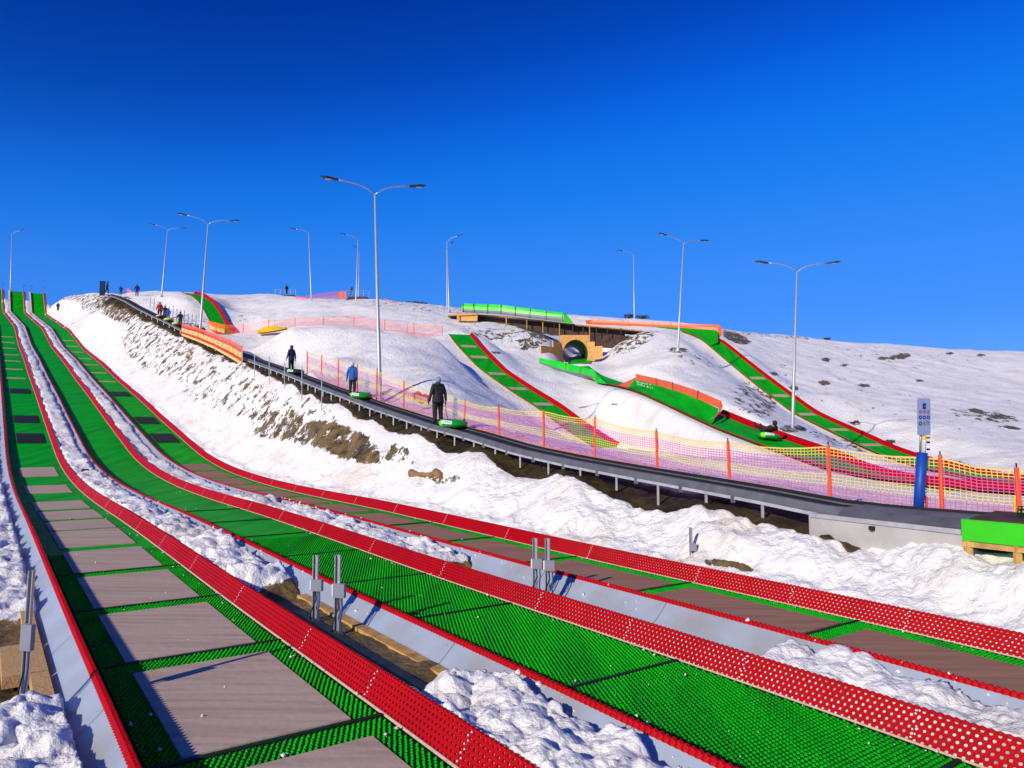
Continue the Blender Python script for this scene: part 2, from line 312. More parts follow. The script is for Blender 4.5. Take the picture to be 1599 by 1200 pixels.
for Yf, z in ((700, 0), (2500, -5)):
    for u in (-500, 300, 1100, 2200): x, y, _ = P3(u, 500, Yf); ctl.append((x, y, z))
for a in (-170, -130, -100, -75, 70, 100, 130, 170):
    for r_, z in ((4, 0), (20, 0 if a < 0 else .8), (80, 1 if abs(a) > 90 else 4), (300, 1), (2500, -4)): ctl.append((r_ * math.sin(R(a)), r_ * math.cos(R(a)), z))
K = [ctl[0]]
for c in ctl[1:]:                                          # drop points that crowd an earlier one
    fx, fy = math.atan2(c[0], c[1]), .6 * math.log(math.hypot(c[0], c[1]) + .3)
    if all((math.atan2(k[0], k[1]) - fx) ** 2 + (.6 * math.log(math.hypot(k[0], k[1]) + .3) - fy) ** 2 > .010 ** 2 for k in K): K.append(c)
K = np.array(K)
def feat(x, y): return np.stack([np.arctan2(x, y), .6 * np.log(np.hypot(x, y) + .3)], -1)
KF = feat(K[:, 0], K[:, 1])
def kern(A, B): return -np.sqrt(((A[:, None, 0] - B[None, :, 0]) ** 2 + (A[:, None, 1] - B[None, :, 1]) ** 2) + .012 ** 2)
nK = len(K); G_ = kern(KF, KF) + np.eye(nK) * 4e-3; Pm = np.concatenate([np.ones((nK, 1)), KF], 1)
A_ = np.block([[G_, Pm], [Pm.T, np.zeros((3, 3))]]); wt = np.linalg.lstsq(A_, np.concatenate([K[:, 2], np.zeros(3)]), rcond=None)[0]
def base_z(x, y):
    f = feat(x, y); out = np.empty(len(f))
    for i in range(0, len(f), 20000):
        q = f[i:i + 20000]; out[i:i + 20000] = kern(q, KF) @ wt[:nK] + wt[nK] + q @ wt[nK + 1:]
    return out
def carve(x, y, z, st, half_extra=.35, drop=.16, blend=2.2, mask=None):
    c = (st[0] + st[1]) / 2; hw = np.linalg.norm((st[1] - st[0])[0, :2]) / 2 + half_extra
    m = (x > c[:, 0].min() - 6) & (x < c[:, 0].max() + 6) & (y > c[:, 1].min() - 6) & (y < c[:, 1].max() + 6)
    if not m.any(): return z
    xs, ys = x[m], y[m]; best = np.full(len(xs), 1e9); bz = np.zeros(len(xs))
    for a, b in zip(c[:-1], c[1:]):
        d = b[:2] - a[:2]; L2 = d @ d + 1e-9; t = np.clip(((xs - a[0]) * d[0] + (ys - a[1]) * d[1]) / L2, 0, 1)
        dd = np.hypot(xs - a[0] - t * d[0], ys - a[1] - t * d[1]); k = dd < best; best[k] = dd[k]; bz[k] = (a[2] + t * (b[2] - a[2]))[k]
    w = 1 - smooth(best, hw, hw + blend); z = z.copy(); z[m] = z[m] * (1 - w) + (bz - drop) * w
    if mask is not None: mask[m] = np.minimum(mask[m], smooth(best, hw - .1, hw + 1.2))
    return z
def lane_profile(x, y):
    p, s = toPS(x, y); return p - pshift(s), s
def ground_parts(x, y, detail=True):
    """height and dirt amount of the ground at points x, y (arrays)"""
    x = np.asarray(x, float); y = np.asarray(y, float); z = base_z(x, y); r = np.hypot(x, y)
    calm = np.ones_like(z)
    for st in (ST_D, ST_F, ST_G): z = carve(x, y, z, st, .25, .12, 4.5, calm)
    z = carve(x, y, z, ST_E, .3, .12, 2.2, calm)
    iT = ST_E[0][:, 1] > 77; z = carve(x, y, z, (ST_E[0][iT], ST_E[1][iT]), .75, .16, .8, calm)        # the cutting that leads through the tunnel
    p, s = lane_profile(x, y); dirt = np.zeros_like(z); lump = np.zeros_like(z)
    on = (s > -14) & (s < 199)
    zlane = zl(s)
    w = on * smooth(p, -.6, .5) * (1 - smooth(p, 11.4, 12.1))
    prof = np.full_like(z, -.14)
    bare1 = smooth(s, 6.9, 7.6) * (1 - smooth(s, 12.6, 13.6)); bare2 = smooth(s, 5.6, 6.2) * (1 - smooth(s, 12.9, 13.6)); bare0 = smooth(s, 8.9, 9.4) * (1 - smooth(s, 12.8, 14))
    g0 = (p < .75); g1 = (p > 3.62) & (p < 4.62); g2 = (p > 7.42) & (p < 8.4); g3 = p > 11.2
    far = np.clip(1 - s / 60, .45, 1)
    prof = np.where(g1, .15 * (1 - bare1) + bare1 * (-.04 + .06 * (p - 3.7)), prof); prof = np.where(g2, .14 - .24 * bare2, prof); prof = np.where(g0, .06 - .14 * bare0, prof); prof = np.where(g3, .24, prof)
    lump = np.where(g1, (1 - bare1) * .22, lump); lump = np.where(g2, (1 - bare2) * .20, lump); lump = np.where(g0, (1 - bare0 * .9) * .20, lump)
    z = z * (1 - w) + (zlane + prof) * w
    lane_in = on & (((p > .78) & (p < 3.62)) | ((p > 4.62) & (p < 7.42)) | ((p > 8.4) & (p < 11.2)))
    berm = on * smooth(p, 11.15, 11.5) * (1 - smooth(p, 12.8, 13.6)); lump = np.maximum(lump, berm * .17)
    lump = np.maximum(lump, on * (p < .8) * .22 * (1 - bare0 * (p > -3)) * smooth(p, -14, -3))
    near_r = smooth(s, -8, 0) * (1 - smooth(s, 14, 22)) * smooth(p, 11.2, 11.6) * (1 - smooth(p, 12.9, 13.3)); lump = np.maximum(lump, near_r * .14)
    lump = np.where(lane_in, 0, lump)
    lump *= np.interp(r, [0, 30, 90, 200], [1, .9, .7, .3])
    # dug channel of dark soil under the lift
    dpc = p + pshift(s) - pc(s); inlift = (s > 3) & (s < CTOP + 2)
    tr = np.where(inlift, smooth(dpc + .12 * fbm(s * 1.7, s * 0, 3, 4), -.90, -.74) * (1 - smooth(dpc, .25, .6)), 0); z = z - .04 * tr; dirt = np.maximum(dirt, 1.35 * tr * (s > 7.3))
    rough = ((s > -5) & (s < 130) & (p > 11.5) & (dpc < -1.1)) * smooth(p, 11.5, 12.2)
    if detail:
        b = billow(x * 1.5, y * 1.5, 2, 3) * .75 + billow(x * 4.6, y * 4.6, 2, 11) * .30 + fbm(x * 3, y * 3, 5, 31) * .55 + .1
        z = z + lump * (b - .05)
        soft = np.where(lane_in | (r > 600), 0, 1) * calm
        z = z + soft * (rough * np.interp(s, [0, 30, 60], [.05, .09, .18]) * fbm(x * 1.1, y * 1.1, 5, 41) + fbm(x * .33, y * .33, 4, 21) * .26 * smooth(r, 12, 40) + fbm(x * 1.5, y * 1.5, 4, 5) * np.interp(r, [0, 25, 50], [.07, .06, .03]) + fbm(x * 6, y * 6, 3, 9) * .02)
    # bare places, by where they lie on the ground
    u, v = proj(x, y, z)
    def ell(cu, cv, ru, rv, Y0, Y1, rot=0, amt=1.0):
        a = R(rot); du, dv = u - cu, v - cv; q = np.hypot((du * math.cos(a) + dv * math.sin(a)) / ru, (-du * math.sin(a) + dv * math.cos(a)) / rv)
        return amt * (1 - smooth(q, .55, 1.15)) * ((y > Y0) & (y < Y1))
    ps = p + pshift(s)
    bank = (ps > 12.6) & (ps < pc(s) - .9)
    for e in [(450, 668, 80, 28, 20, 60, 20, .50), (535, 690, 85, 32, 18, 50, 22, .60), (430, 660, 55, 25, 20, 60, -20, .45), (610, 705, 60, 22, 18, 45, 20, .40), (700, 760, 90, 25, 15, 40, 10, .38),
              (340, 590, 105, 70, 25, 90, 25, .38), (250, 540, 95, 60, 40, 130, 25, .39), (450, 650, 120, 60, 20, 70, 20, .37), (180, 482, 45, 26, 60, 140, 30, .50), (400, 630, 100, 45, 25, 70, 20, .38), (150, 475, 40, 20, 90, 170, 0, .42)]:
        dirt = np.maximum(dirt, ell(*e) * (ps > 12.4))
    for e in [(850, 520, 40, 14, 78, 95, 8, .55), (900, 520, 110, 10, 80, 100, 6, .85), (830, 535, 30, 14, 70, 90, 0, .45), (990, 535, 60, 14, 75, 90, -25, .42), (800, 525, 90, 14, 78, 95, 4, .40),
              (1180, 625, 50, 35, 38, 75, 30, .42), (1090, 560, 60, 16, 55, 80, 15, .33), (1150, 528, 30, 10, 80, 110, 20, .6), (1060, 547, 22, 6, 60, 80, 0, .5), (1238, 670, 30, 8, 40, 52, 0, .55), (990, 520, 40, 5, 70, 100, 3, .5),
              (1330, 610, 220, 60, 40, 130, 10, .26), (1400, 560, 220, 25, 60, 150, 3, .29), (1500, 640, 150, 70, 40, 110, 3, .25), (1405, 557, 24, 6, 35, 150, -8, .60), (1380, 560, 10, 4, 35, 150, 0, .60), (1337, 661, 12, 5, 35, 150, 0, .60), (1391, 690, 11, 5, 35, 150, 5, .60), (1525, 642, 16, 5, 35, 150, 8, .60), (1562, 651, 24, 5, 35, 150, 5, .60), (1580, 668, 20, 3, 35, 150, 8, .60), (1290, 562, 10, 4, 35, 150, 0, .60), (1350, 602, 12, 4, 35, 150, 5, .60), (1240, 606, 10, 4, 35, 150, 5, .60), (1483, 552, 9, 3, 35, 150, 0, .60), (1531, 555, 9, 3, 35, 150, 0, .60), (1287, 598, 12, 5, 35, 150, 8, .60), (1210, 584, 9, 4, 35, 150, 0, .60), (1145, 527, 14, 6, 35, 150, 10, .60), (1320, 571, 8, 3, 35, 150, 0, .60), (1436, 595, 8, 3, 35, 150, 0, .60), (820, 545, 10, 3, 35, 150, 0, .60), (775, 551, 12, 3, 35, 150, 4, .60), (960, 632, 8, 3, 35, 150, 0, .60), (1540, 650, 80, 12, 45, 90, 8, .42), (1500, 728, 45, 10, 30, 60, 12, .5), (1310, 690, 60, 14, 35, 60, 20, .38), (700, 480, 200, 12, 85, 150, 3, .34), (760, 520, 70, 30, 70, 92, 0, .30), (1230, 522, 150, 10, 90, 160, 3, .38),
              (150, 466, 80, 8, 100, 170, 0, .45), (1140, 885, 55, 12, 9, 16, 10, .55), (750, 520, 50, 25, 70, 95, 0, .33), (330, 500, 100, 16, 80, 120, 0, .30)]:
        dirt = np.maximum(dirt, ell(*e) * (ps > 11.4))
    dirt = np.where(g1 & on, bare1 * 1.0, dirt); dirt = np.where(g2 & on, bare2, dirt); dirt = np.where((ps < .9) & (ps > -6) & on, np.maximum(dirt, bare0 * .62), dirt)
    return z, dirt
def gz(x, y): return float(ground_parts(np.array([x], float), np.array([y], float), False)[0][0])

def build_ground():
    th = np.concatenate([np.linspace(-180, -62, 30)[:-1], np.linspace(-62, -42, 50)[:-1], np.linspace(-42, 42, 560)[:-1], np.linspace(42, 60, 50)[:-1], np.linspace(60, 180, 30)])
    th = np.radians(th)
    lr = np.concatenate([np.linspace(math.log(.4), math.log(5.2), 30)[:-1], np.linspace(math.log(5.2), math.log(20), 330)[:-1], np.linspace(math.log(20), math.log(190), 420)[:-1], np.linspace(math.log(190), math.log(5000), 50)])
    T, L = np.meshgrid(th, lr); r = np.exp(L); x = (r * np.sin(T)).ravel(); y = (r * np.cos(T)).ravel()
    z, dirt = ground_parts(x, y); nr, nt_ = T.shape
    back = smooth(abs(T.ravel()), R(110), R(150)); z = z * (1 - back) + 0 * back; far = smooth(r.ravel(), 900, 2500); z = z * (1 - far) - 4 * far
    co = np.stack([x, y, z], 1); co = np.concatenate([co, [[0, 0, float(z[:nt_].mean())]]])
    i = np.arange(nr - 1)[:, None] * nt_ + np.arange(nt_ - 1)[None, :]
    q = np.stack([i, i + 1, i + nt_ + 1, i + nt_], -1)[..., ::-1].reshape(-1, 4)
    c = len(co) - 1; tri = np.stack([np.full(nt_ - 1, c), np.arange(1, nt_), np.arange(nt_ - 1)], 1)
    me = bpy.data.meshes.new('snow_ground'); me.vertices.add(len(co)); me.vertices.foreach_set('co', co.astype(np.float32).ravel())
    me.loops.add(q.size + tri.size); me.loops.foreach_set('vertex_index', np.concatenate([q.ravel(), tri.ravel()]).astype(np.int32))
    me.polygons.add(len(q) + len(tri)); me.polygons.foreach_set('loop_start', np.concatenate([np.arange(len(q)) * 4, q.size + np.arange(len(tri)) * 3]).astype(np.int32))
    me.update(calc_edges=True); me.validate()
    me.polygons.foreach_set('use_smooth', np.ones(len(me.polygons), bool))
    a = me.attributes.new('dirt', 'FLOAT', 'POINT'); a.data.foreach_set('value', np.concatenate([dirt, [0]]).astype(np.float32))
    me.materials.append(M['snow']); o = bpy.data.objects.new('snow_ground', me); C.objects.link(o); o['kind'] = 'structure'
build_ground()

# ------------------------------------------------------------------ the three long tubing lanes
def lane_pt(p, s, dz): sh = float(pshift(s)); x, y = PS(p + sh, s); return np.array([x, y, float(zl(s)) + dz])
SEAMS = [1.7, 3.65, 5.6, 7.5, 9.5, 12.55, 15.75, 18.9, 22.1, 25.3, 28.5, 31.7, 34.9, 38.1]
def v_to_s(p, v):
    ss = np.arange(3, 176, .05); x, y = PS(p, ss); _, vv = proj(x, y, zl(ss)); return float(ss[np.argmin(abs(vv - v))])
HOLE_END, PEG_END = 26.0, 19.0
def hole_wall(mb, pf, s0, s1):
    """perforated mat on the far wall: square cells each with a real octagonal hole"""
    nr = 6; L = .335; pitch = .072; n = int((s1 - s0) / pitch); rr = .28 if pf == PF[1] else .25
    ang = [math.pi / 4 * k for k in range(8)]
    def pt(a, t, off=0):   # a along s, t up the slope 0..1
        f = t * L; return lane_pt(pf + f * .5 + off * .87, a, f * .866 - off * .5)
    for i in range(n):
        for j in range(nr):
            a0 = s0 + i * pitch + (pitch / 2 if j % 2 else 0); c = (a0 + pitch / 2, (j + .5) / nr)
            sq = [(c[0] + pitch / 2 * x, c[1] + .5 / nr * y) for x, y in ((1, 0), (1, 1), (0, 1), (-1, 1), (-1, 0), (-1, -1), (0, -1), (1, -1))]
            ho = [(c[0] + pitch * rr * math.cos(t), c[1] + rr / nr * 1.05 * math.sin(t)) for t in ang]
            vs = [pt(*q) for q in sq] + [pt(*q) for q in ho] + [pt(q[0], q[1], .014) for q in ho]
            fs = [(k, (k + 1) % 8, 8 + (k + 1) % 8, 8 + k) for k in range(8)] + [(8 + k, 8 + (k + 1) % 8, 16 + (k + 1) % 8, 16 + k) for k in range(8)]
            mb.add(vs, fs)
def make_lane(idx, label):
    pf = PF[idx]; org = lane_pt(pf - 1.1, 0, 0); root = empty('tubing_lane', org, label, 'tubing slide', 'long tubing lanes side by side')
    near = np.arange(-7, 40, .35); far_ = np.concatenate([np.arange(40, 184, 1.0), np.arange(184, 197.1, .5)]); S = np.concatenate([near, far_])
    a = MB(org); ps_ = np.linspace(pf - 2.2, pf, 6)
    a.grid([[lane_pt(p, s, 0) for p in ps_] for s in S if s > PEG_END - .4], 0)
    a.grid([[lane_pt(p, s, 0) for p in ps_] for s in S if s <= PEG_END], 1)
    # bristle pegs of the mat
    pit = .056; rng = np.random.RandomState(idx)
    s_lo = [3.0, 2.0, 1.5][idx]
    for i in range(int((PEG_END - s_lo) / pit)):
        for j in range(int(2.16 / pit)):
            s = s_lo + i * pit; p = pf - 2.17 + (j + (.5 if i % 2 else 0)) * pit
            if idx != 1:
                lo, hi = (pf - 1.9, pf - .35) if idx == 0 else (pf - 2.08, pf - .42)
                st_, pt_, ln = (3.9, 3.15, 2.65) if idx == 0 else (3.05, 3.3, 2.9)
                if lo + .02 < p < hi - .02 and ((s - st_) % pt_) < ln: continue
            q = pit * .43; hgt = .016 + rng.rand() * .007; jx, jy = (rng.rand(2) - .5) * .012
            a.add([lane_pt(p - q, s, .001), lane_pt(p, s - q, .001), lane_pt(p + q, s, .001), lane_pt(p, s + q, .001), lane_pt(p - q * .4 + jx, s + jy, hgt), lane_pt(p + jx, s - q * .4 + jy, hgt), lane_pt(p + q * .4 + jx, s + jy, hgt), lane_pt(p + jx, s + q * .4 + jy, hgt)],
                  [(0, 1, 5, 4), (1, 2, 6, 5), (2, 3, 7, 6), (3, 0, 4, 7), (4, 5, 6, 7)], 0)
    a.build('green_floor_mat', [M['green_mat'], M['green_under']], root)
    # far wall (seen), near wall
    w = MB(org); hole_wall(w, pf, -2.0, HOLE_END)
    for rng_ in ([s for s in S if s <= -1.9], [s for s in S if s >= HOLE_END - .3]):
        w.grid([[lane_pt(pf, s, 0), lane_pt(pf + .1675, s, .29)] for s in rng_], 0)
    for s in SEAMS:                                        # white stitches where two mats meet
        for j in range(9):
            f = .012 + j * .037; ss = s + (.03 if j % 2 else 0); w.tube([lane_pt(pf + f * .5 - .004, ss, f * .866), lane_pt(pf + f * .5 - .012, ss, f * .866 + .004)], .009, 6, 1)
    w.build('side_wall', [M['red_mat'], M['white']], root)
    b = MB(org); b.grid([[lane_pt(pf + .016 + q * .5 / 2 + .012, s, q * .866 / 2 - .004) for q in (-.01, .68)] for s in S if s <= HOLE_END + 1]); b.build('white_backing_plate', M['white_backing'], root)
    w = MB(org); w.grid([[lane_pt(pf - 2.2, s, 0), lane_pt(pf - 2.35, s, .29)] for s in S]); w.build('side_wall', M['red_mat'], root)
    # lips: jagged rolled edge of the red mats
    for q, sg in ((pf + .165, 1), (pf - 2.35, -1)):
        l = MB(org); rows = []; fine = np.concatenate([np.arange(-7, 26, .036), S[S > 26.5]])
        for k, s in enumerate(fine):
            j = (.022 if k % 2 else 0) if s < 26 else .01
            rows.append([lane_pt(q - sg * .02, s, .275), lane_pt(q - sg * .01, s, .288 + j), lane_pt(q + sg * .02, s, .29 + j * .6), lane_pt(q + sg * (.045 + .012 * (k % 2)), s, .25)])
        l.grid(rows); l.build('wall_lip', M['red_mat'], root)
    t = MB(org); t.grid([[lane_pt(pf - .035, s, .012), lane_pt(pf - .012, s, .024), lane_pt(pf + .006, s, .018)] for s in S]); t.build('edge_trim', M['trim'], root)
    # outer sheets in panels of about three metres
    for q, sg in ((pf - 2.37, -1), (pf + .19, 1)):
        sh = MB(org)
        prof_ = [[lane_pt(q + sg * f * .33, s, .272 * (1 - f) ** 1.15 - .03 * f) for f in (0, .35, .7, 1)] for s in S]
        sh.grid(prof_)
        for k in range(0, 20):                             # overlap joints, each with a screw
            s0 = -7 + k * 3.0; e_ = lambda s, f: lane_pt(q + sg * (f * .33 + .003), s, .272 * (1 - f) ** 1.15 - .03 * f + .003)
            sh.grid([[e_(s0, f) for f in (0, .35, .7, 1)], [e_(s0 + .008, f) for f in (0, .35, .7, 1)]], 1)
            sh.add([e_(s0 + .1, .2), e_(s0 + .112, .2), e_(s0 + .106, .24)], [(0, 1, 2)], 1)
        sh.build('backing_sheet', [M['sheet'], M['rail']], root)
    def slab(p0, p1, s0, s1, h, name, m, fl=.004):
        k = MB(org); ss = np.linspace(s0, s1, max(2, int((s1 - s0) / 1.5) + 2))
        top = [[lane_pt(p, s, h) for p in (p0, p1)] for s in ss]; k.grid(top)
        lo = lambda p, s: lane_pt(p, s, fl)
        for pa, pb in ((p0, p0), (p1, p1)): k.grid([[lo(pa, s), lane_pt(pa, s, h)] for s in ss])
        for s in (s0, s1): k.grid([[lo(p0, s), lo(p1, s)], [lane_pt(p0, s, h), lane_pt(p1, s, h)]])
        k.build(name, m, root)
    if idx == 0:
        st = [3.9 + 3.15 * k for k in range(6)]
        for s0 in st[:5]: slab(pf - 1.9, pf - .35, s0, s0 + 2.65, .03, 'braking_mat', M['brake'])
        for v0, v1 in ((829, 853), (814, 827), (799, 811), (784, 796), (759, 771), (731, 745)): slab(pf - 1.9, pf - .35, v_to_s(pf - 1, v1), v_to_s(pf - 1, v0), .03, 'braking_mat', M['brake'])
    elif idx == 2:
        for k in range(13): s0 = 3.05 + 3.3 * k; slab(pf - 2.08, pf - .42, s0, s0 + 2.6 + (.3 if k < 5 else 0), .03, 'braking_mat', M['brake_red'])
        slab(pf - 2.08, pf - .42, -.3, 2.6, .03, 'braking_mat', M['brake_red'])
    if idx != 1:
        for v0, v1 in ((678, 693), (650, 661), (608, 615)): slab(pf - 1.75, pf - .35, v_to_s(PF[0] - 1, v1), v_to_s(PF[0] - 1, v0), .05, 'black_check_mat', M['brake_dark'])
        for v in (592, 578, 565, 555, 545, 536, 527): s0 = v_to_s(PF[0] - 1, v); slab(pf - 1.9, pf - .35, s0, s0 + .5, .05, 'thin_cross_mat', M['brake'])
    sm = [3.2, 6.5, 10.1, 13.0, 16.2, 19.4, 22.6, 26] if idx == 1 else []
    for s in sm: slab(pf - 2.15, pf - .04, s, s + .05, .026, 'floor_seam', M['seam'])
    if idx == 0:
        for s0 in [3.9 + 3.15 * k for k in range(5)]: slab(pf - 2.15, pf - .04, s0 - .09, s0 - .03, .027, 'floor_seam', M['seam'])
    if idx == 2:
        for k in range(6): s0 = 3.05 + 3.3 * k; slab(pf - 2.15, pf - .04, s0 - .09, s0 - .03, .027, 'floor_seam', M['seam'])
    # start gate rails on the top lip
    for q in (pf - 2.3, pf + .12):
        g = MB(org); t0 = lane_pt(q, 194, .2); g.tube([t0, t0 + np.array([0, 0, 1.6])], .05, 6); g.tube([t0 + np.array([0, 0, 1.5]), t0 + np.array([-.3, 1.2, 1.5])], .03, 6); g.build('start_gate_post', M['steel_dark'], root)
    return root
make_lane(0, 'long green tubing lane nearest the viewer, with brown rubber braking mats and red sides')
make_lane(1, 'middle long green tubing lane with red perforated sides and no braking mats')
make_lane(2, 'farthest of the long green lanes, with brown braking mats, beside the snowy bank')

# ------------------------------------------------------------------ far slides
def slide_dots(): pass
def vec(p): return np.array(p, float)
def make_slide(st, label, mats=(), wall_h=.27, rng=None):
    l, r, lat = st; org = (l[0] + r[0]) / 2; root = empty('hill_slide', org, label, 'tubing slide'); n = len(l); up = np.array([0, 0, 1.])
    L3 = np.stack([lat[:, 0], lat[:, 1], np.zeros(n)], 1); W_ = np.linalg.norm((r - l)[0])
    f = MB(org); f.grid([[l[i] + (r[i] - l[i]) * t for t in np.linspace(0, 1, 5)] for i in range(n)]); f.build('green_floor_mat', M['green_mat'], root)
    a, b = rng or (0, n)
    w = MB(org); w.grid([[r[i], r[i] + L3[i] * .2 + up * wall_h, r[i] + L3[i] * .26 + up * (wall_h + .01), r[i] + L3[i] * .3 + up * (wall_h - .12)] for i in range(a, b)]); w.build('side_wall', M['red_mat'], root)
    w = MB(org); w.grid([[l[i], l[i] - L3[i] * .08 + up * .10, l[i] - L3[i] * .14 + up * .07] for i in range(n)]); w.build('side_wall', M['red_mat'], root)
    for q, sg, h in ((r, 1, wall_h - .02),):
        k = MB(org); k.grid([[q[i] + L3[i] * .3 + up * (h - .06), q[i] + L3[i] * .5 - up * .12] for i in range(a, b)]); k.build('backing_sheet', M['sheet'], root)
    for fr in mats:
        i = fr * (n - 1); i0 = int(i); t = i - i0; L0 = l[i0] + (l[i0 + 1] - l[i0]) * t; d = (l[i0 + 1] - l[i0]); d /= np.linalg.norm(d); x = L3[i0]
        c = L0 + x * W_ * .5 + up * .045; hx = x * W_ * .36
        k = MB(org); k.hexa([c - hx - d * .3 - up * .03, c + hx - d * .3 - up * .03, c + hx + d * .3 - up * .03, c - hx + d * .3 - up * .03, c - hx - d * .3, c + hx - d * .3, c + hx + d * .3, c - hx + d * .3]); k.build('braking_mat', M['brake'], root)
    return root
slideD = make_slide(ST_D, 'straight green slide with red sides running down behind the net fence in the middle', [.10, .17, .27, .36, .45, .53])
slideF = make_slide(ST_F, 'long green slide with red sides starting under the orange skyline wall at right', [.28, .36, .44, .52, .60, .67])
slideE = make_slide(ST_E, 'curving green slide that leaves the tunnel and passes the lower orange banked wall', [], rng=(next(i for i in range(len(ST_E[0])) if proj(*ST_E[1][i])[0] > 1118 and ST_E[0][i][1] < 45), len(ST_E[0])))
slideG = make_slide(ST_G, 'short steep green slide curving down a snow mound beside the upper lift', [], .45)
def panelwall(root, name, top, bot, m, thick=.05, cuts=(), cutmat=None, sub=False, back=None):
    """sheet of vinyl between a top line and a bottom line (both pixel+distance), with dark joints"""
    n = 40; T_ = resample([P3(*q) for q in top], .1); B_ = resample([P3(*q) for q in bot], .1)
    T_ = T_[np.linspace(0, len(T_) - 1, n).astype(int)]; B_ = B_[np.linspace(0, len(B_) - 1, n).astype(int)]; org = np.array(root.location)
    w = MB(org); bk = np.array([.02, thick, 0])
    w.grid([[B_[i], B_[i] * .5 + T_[i] * .5 + np.array([0, -.04, 0]), T_[i], T_[i] + bk, B_[i] + bk, B_[i]] for i in range(n)])
    o = w.build(name, m, root)
    if cuts:
        for c in cuts:
            i = min(int(c * (n - 1)), n - 2); k = MB(org); f = np.array([0, -.06, 0]); k.beam(B_[i] + f, T_[i] + f + (0, 0, .03), .055, .05); k.build('panel_joint', cutmat or M['steel_dark'], root)
    return o
# lower banked bend
panelwall(slideE, 'orange_bank_wall', [(993, 584, 59), (1020, 590, 55.5), (1045, 596, 52), (1086, 609, 47.5), (1126, 626, 44)], [(994, 595, 58.5), (1021, 603, 55), (1046, 609, 51.5), (1085, 622, 47), (1124, 638, 43.6)], M['orange'], .06, (.30, .52, .82), M['steel_dark'])
panelwall(slideE, 'orange_bank_wall', [(1126, 625, 44), (1129, 634, 43.2), (1126, 643, 42.4), (1119, 651, 41.6)], [(1123, 638, 43.4), (1123, 643, 42.6), (1116, 651, 41.6), (1107, 656, 41)], M['orange'], .05)
panelwall(slideE, 'orange_bank_wall', [(964, 603, 60), (975, 598, 60), (984, 594, 59.7), (993, 589, 59.2)], [(966, 606, 59.4), (977, 608, 58.7), (986, 606, 58), (994, 595, 58.5)], M['orange'], .05)
k = MB(np.array(slideE.location)); a = [P3(*q) for q in [(980, 607, 58.5), (986, 607, 56), (1033, 628, 49.2), (1073, 647, 44.7), (1112, 664, 41.4)]]; b = [P3(*q) for q in [(990, 595, 58.6), (994, 594, 58.4), (1033, 605, 53.2), (1075, 618, 48.2), (1123, 640, 43.4)]]
a = resample(a, .3); b = resample(b, .3); ia = np.linspace(0, len(a) - 1, 24).astype(int); ib = np.linspace(0, len(b) - 1, 24).astype(int)
k.grid([[a[i] * (1 - t) + b[j] * t + np.array([0, 0, .06 - .25 * t * (1 - t)]) for t in np.linspace(0, 1, 6)] for i, j in zip(ia, ib)])
# two rows of small white lettering printed on the banked mat
rg = random.Random(3)
for row, (u0, v0, n_) in enumerate(((995, 596.5, 11), (996, 600.5, 12))):
    for i in range(n_):
        u = u0 + i * 2.05; v = v0 + i * .50; Y = 56.6 - i * .22 - row * 1.0
        if rg.random() < .15: continue
        p = P3(u, v, Y - .5); k.beam(p + (0, 0, -.06), p + (rg.uniform(-.03, .05), 0, .07), .03, .02, 1)
        if rg.random() < .6: k.beam(p + (-.02, 0, rg.choice((-.05, 0, .05))), p + (.06, 0, rg.choice((-.05, 0, .05))), .02, .025, 1)
k.build('banked_green_mat', [M['green_mat'], M['white']], slideE)
def green_wall(name, label, top, mid, bot, cuts, flap, d_end):
    root = empty(name, P3(*bot[0]), label, 'slide wall')
    panelwall(root, 'green_vinyl', top, mid, M['lime'], .05)
    panelwall(root, 'grey_lower_sheet', mid, bot, M['grey_vinyl'], .04)
    n = 40; T_ = resample([P3(*q) for q in top], .1); B_ = resample([P3(*q) for q in bot], .1)
    for c in cuts:
        t = T_[int(c * (len(T_) - 1))]; b = B_[int(c * (len(B_) - 1))]; k = MB(np.array(root.location)); f = np.array([0, -.1, 0]); k.beam(b + f, t + f, .09, .06); k.build('frame_post', M['steel_dark'], root)
    k = MB(np.array(root.location)); q = [P3(*a) for a in flap]; k.add(q + [a + np.array([0, .05, 0]) for a in q], [tuple(range(len(q))), tuple(range(len(q), 2 * len(q)))[::-1]]); k.build('end_flap', M['lime'], root)
    return root
green_wall('green_bank_wall', 'row of bright green vinyl panels along the top of the wooden bridge', [(722, 474, 92), (780, 476, 91), (830, 482.5, 89.5), (882, 489, 88)], [(721, 483, 91.8), (781, 486, 90.8), (830, 491.5, 89.3), (881, 496, 87.8)], [(723, 488, 91.8), (781, 491, 90.8), (830, 497.5, 89.3), (881, 503.5, 87.8)], (.01, .12, .25, .38, .52, .67, .83, .99), [(881, 489, 88), (883, 489, 88.2), (896, 505, 87.5), (881, 504, 87.6)], 0)
green_wall('green_bank_wall', 'curved row of green vinyl panels on the snow just below the tunnel mouth', [(843, 559, 75), (878, 566, 72), (905, 572, 69), (928, 578, 65.5)], [(842, 565, 74.7), (878, 577, 71.7), (903, 583, 68.8), (927, 588, 65.3)], [(845, 570, 74.6), (880, 585, 71.6), (903, 590, 68.6), (927, 593, 65.2)], (.42, .70), [(927, 577, 65.5), (929, 578, 65.6), (933, 586, 64), (948, 600, 61), (932, 598, 63), (926, 592, 65)], 0)
fw = empty('orange_bank_wall', P3(1000, 509, 93), 'long orange vinyl wall along the right skyline above the highest green bend', 'slide wall')
panelwall(fw, 'orange_vinyl', [(914, 501, 97), (922, 499.5, 96), (1000, 503, 93), (1060, 505, 91), (1124, 508, 88.6)], [(916, 506, 97), (922, 507, 96), (1000, 510, 93), (1060, 513, 91), (1123, 516.5, 88.4)], M['orange'], .06, (.38, .55, .69), M['tube_red'])
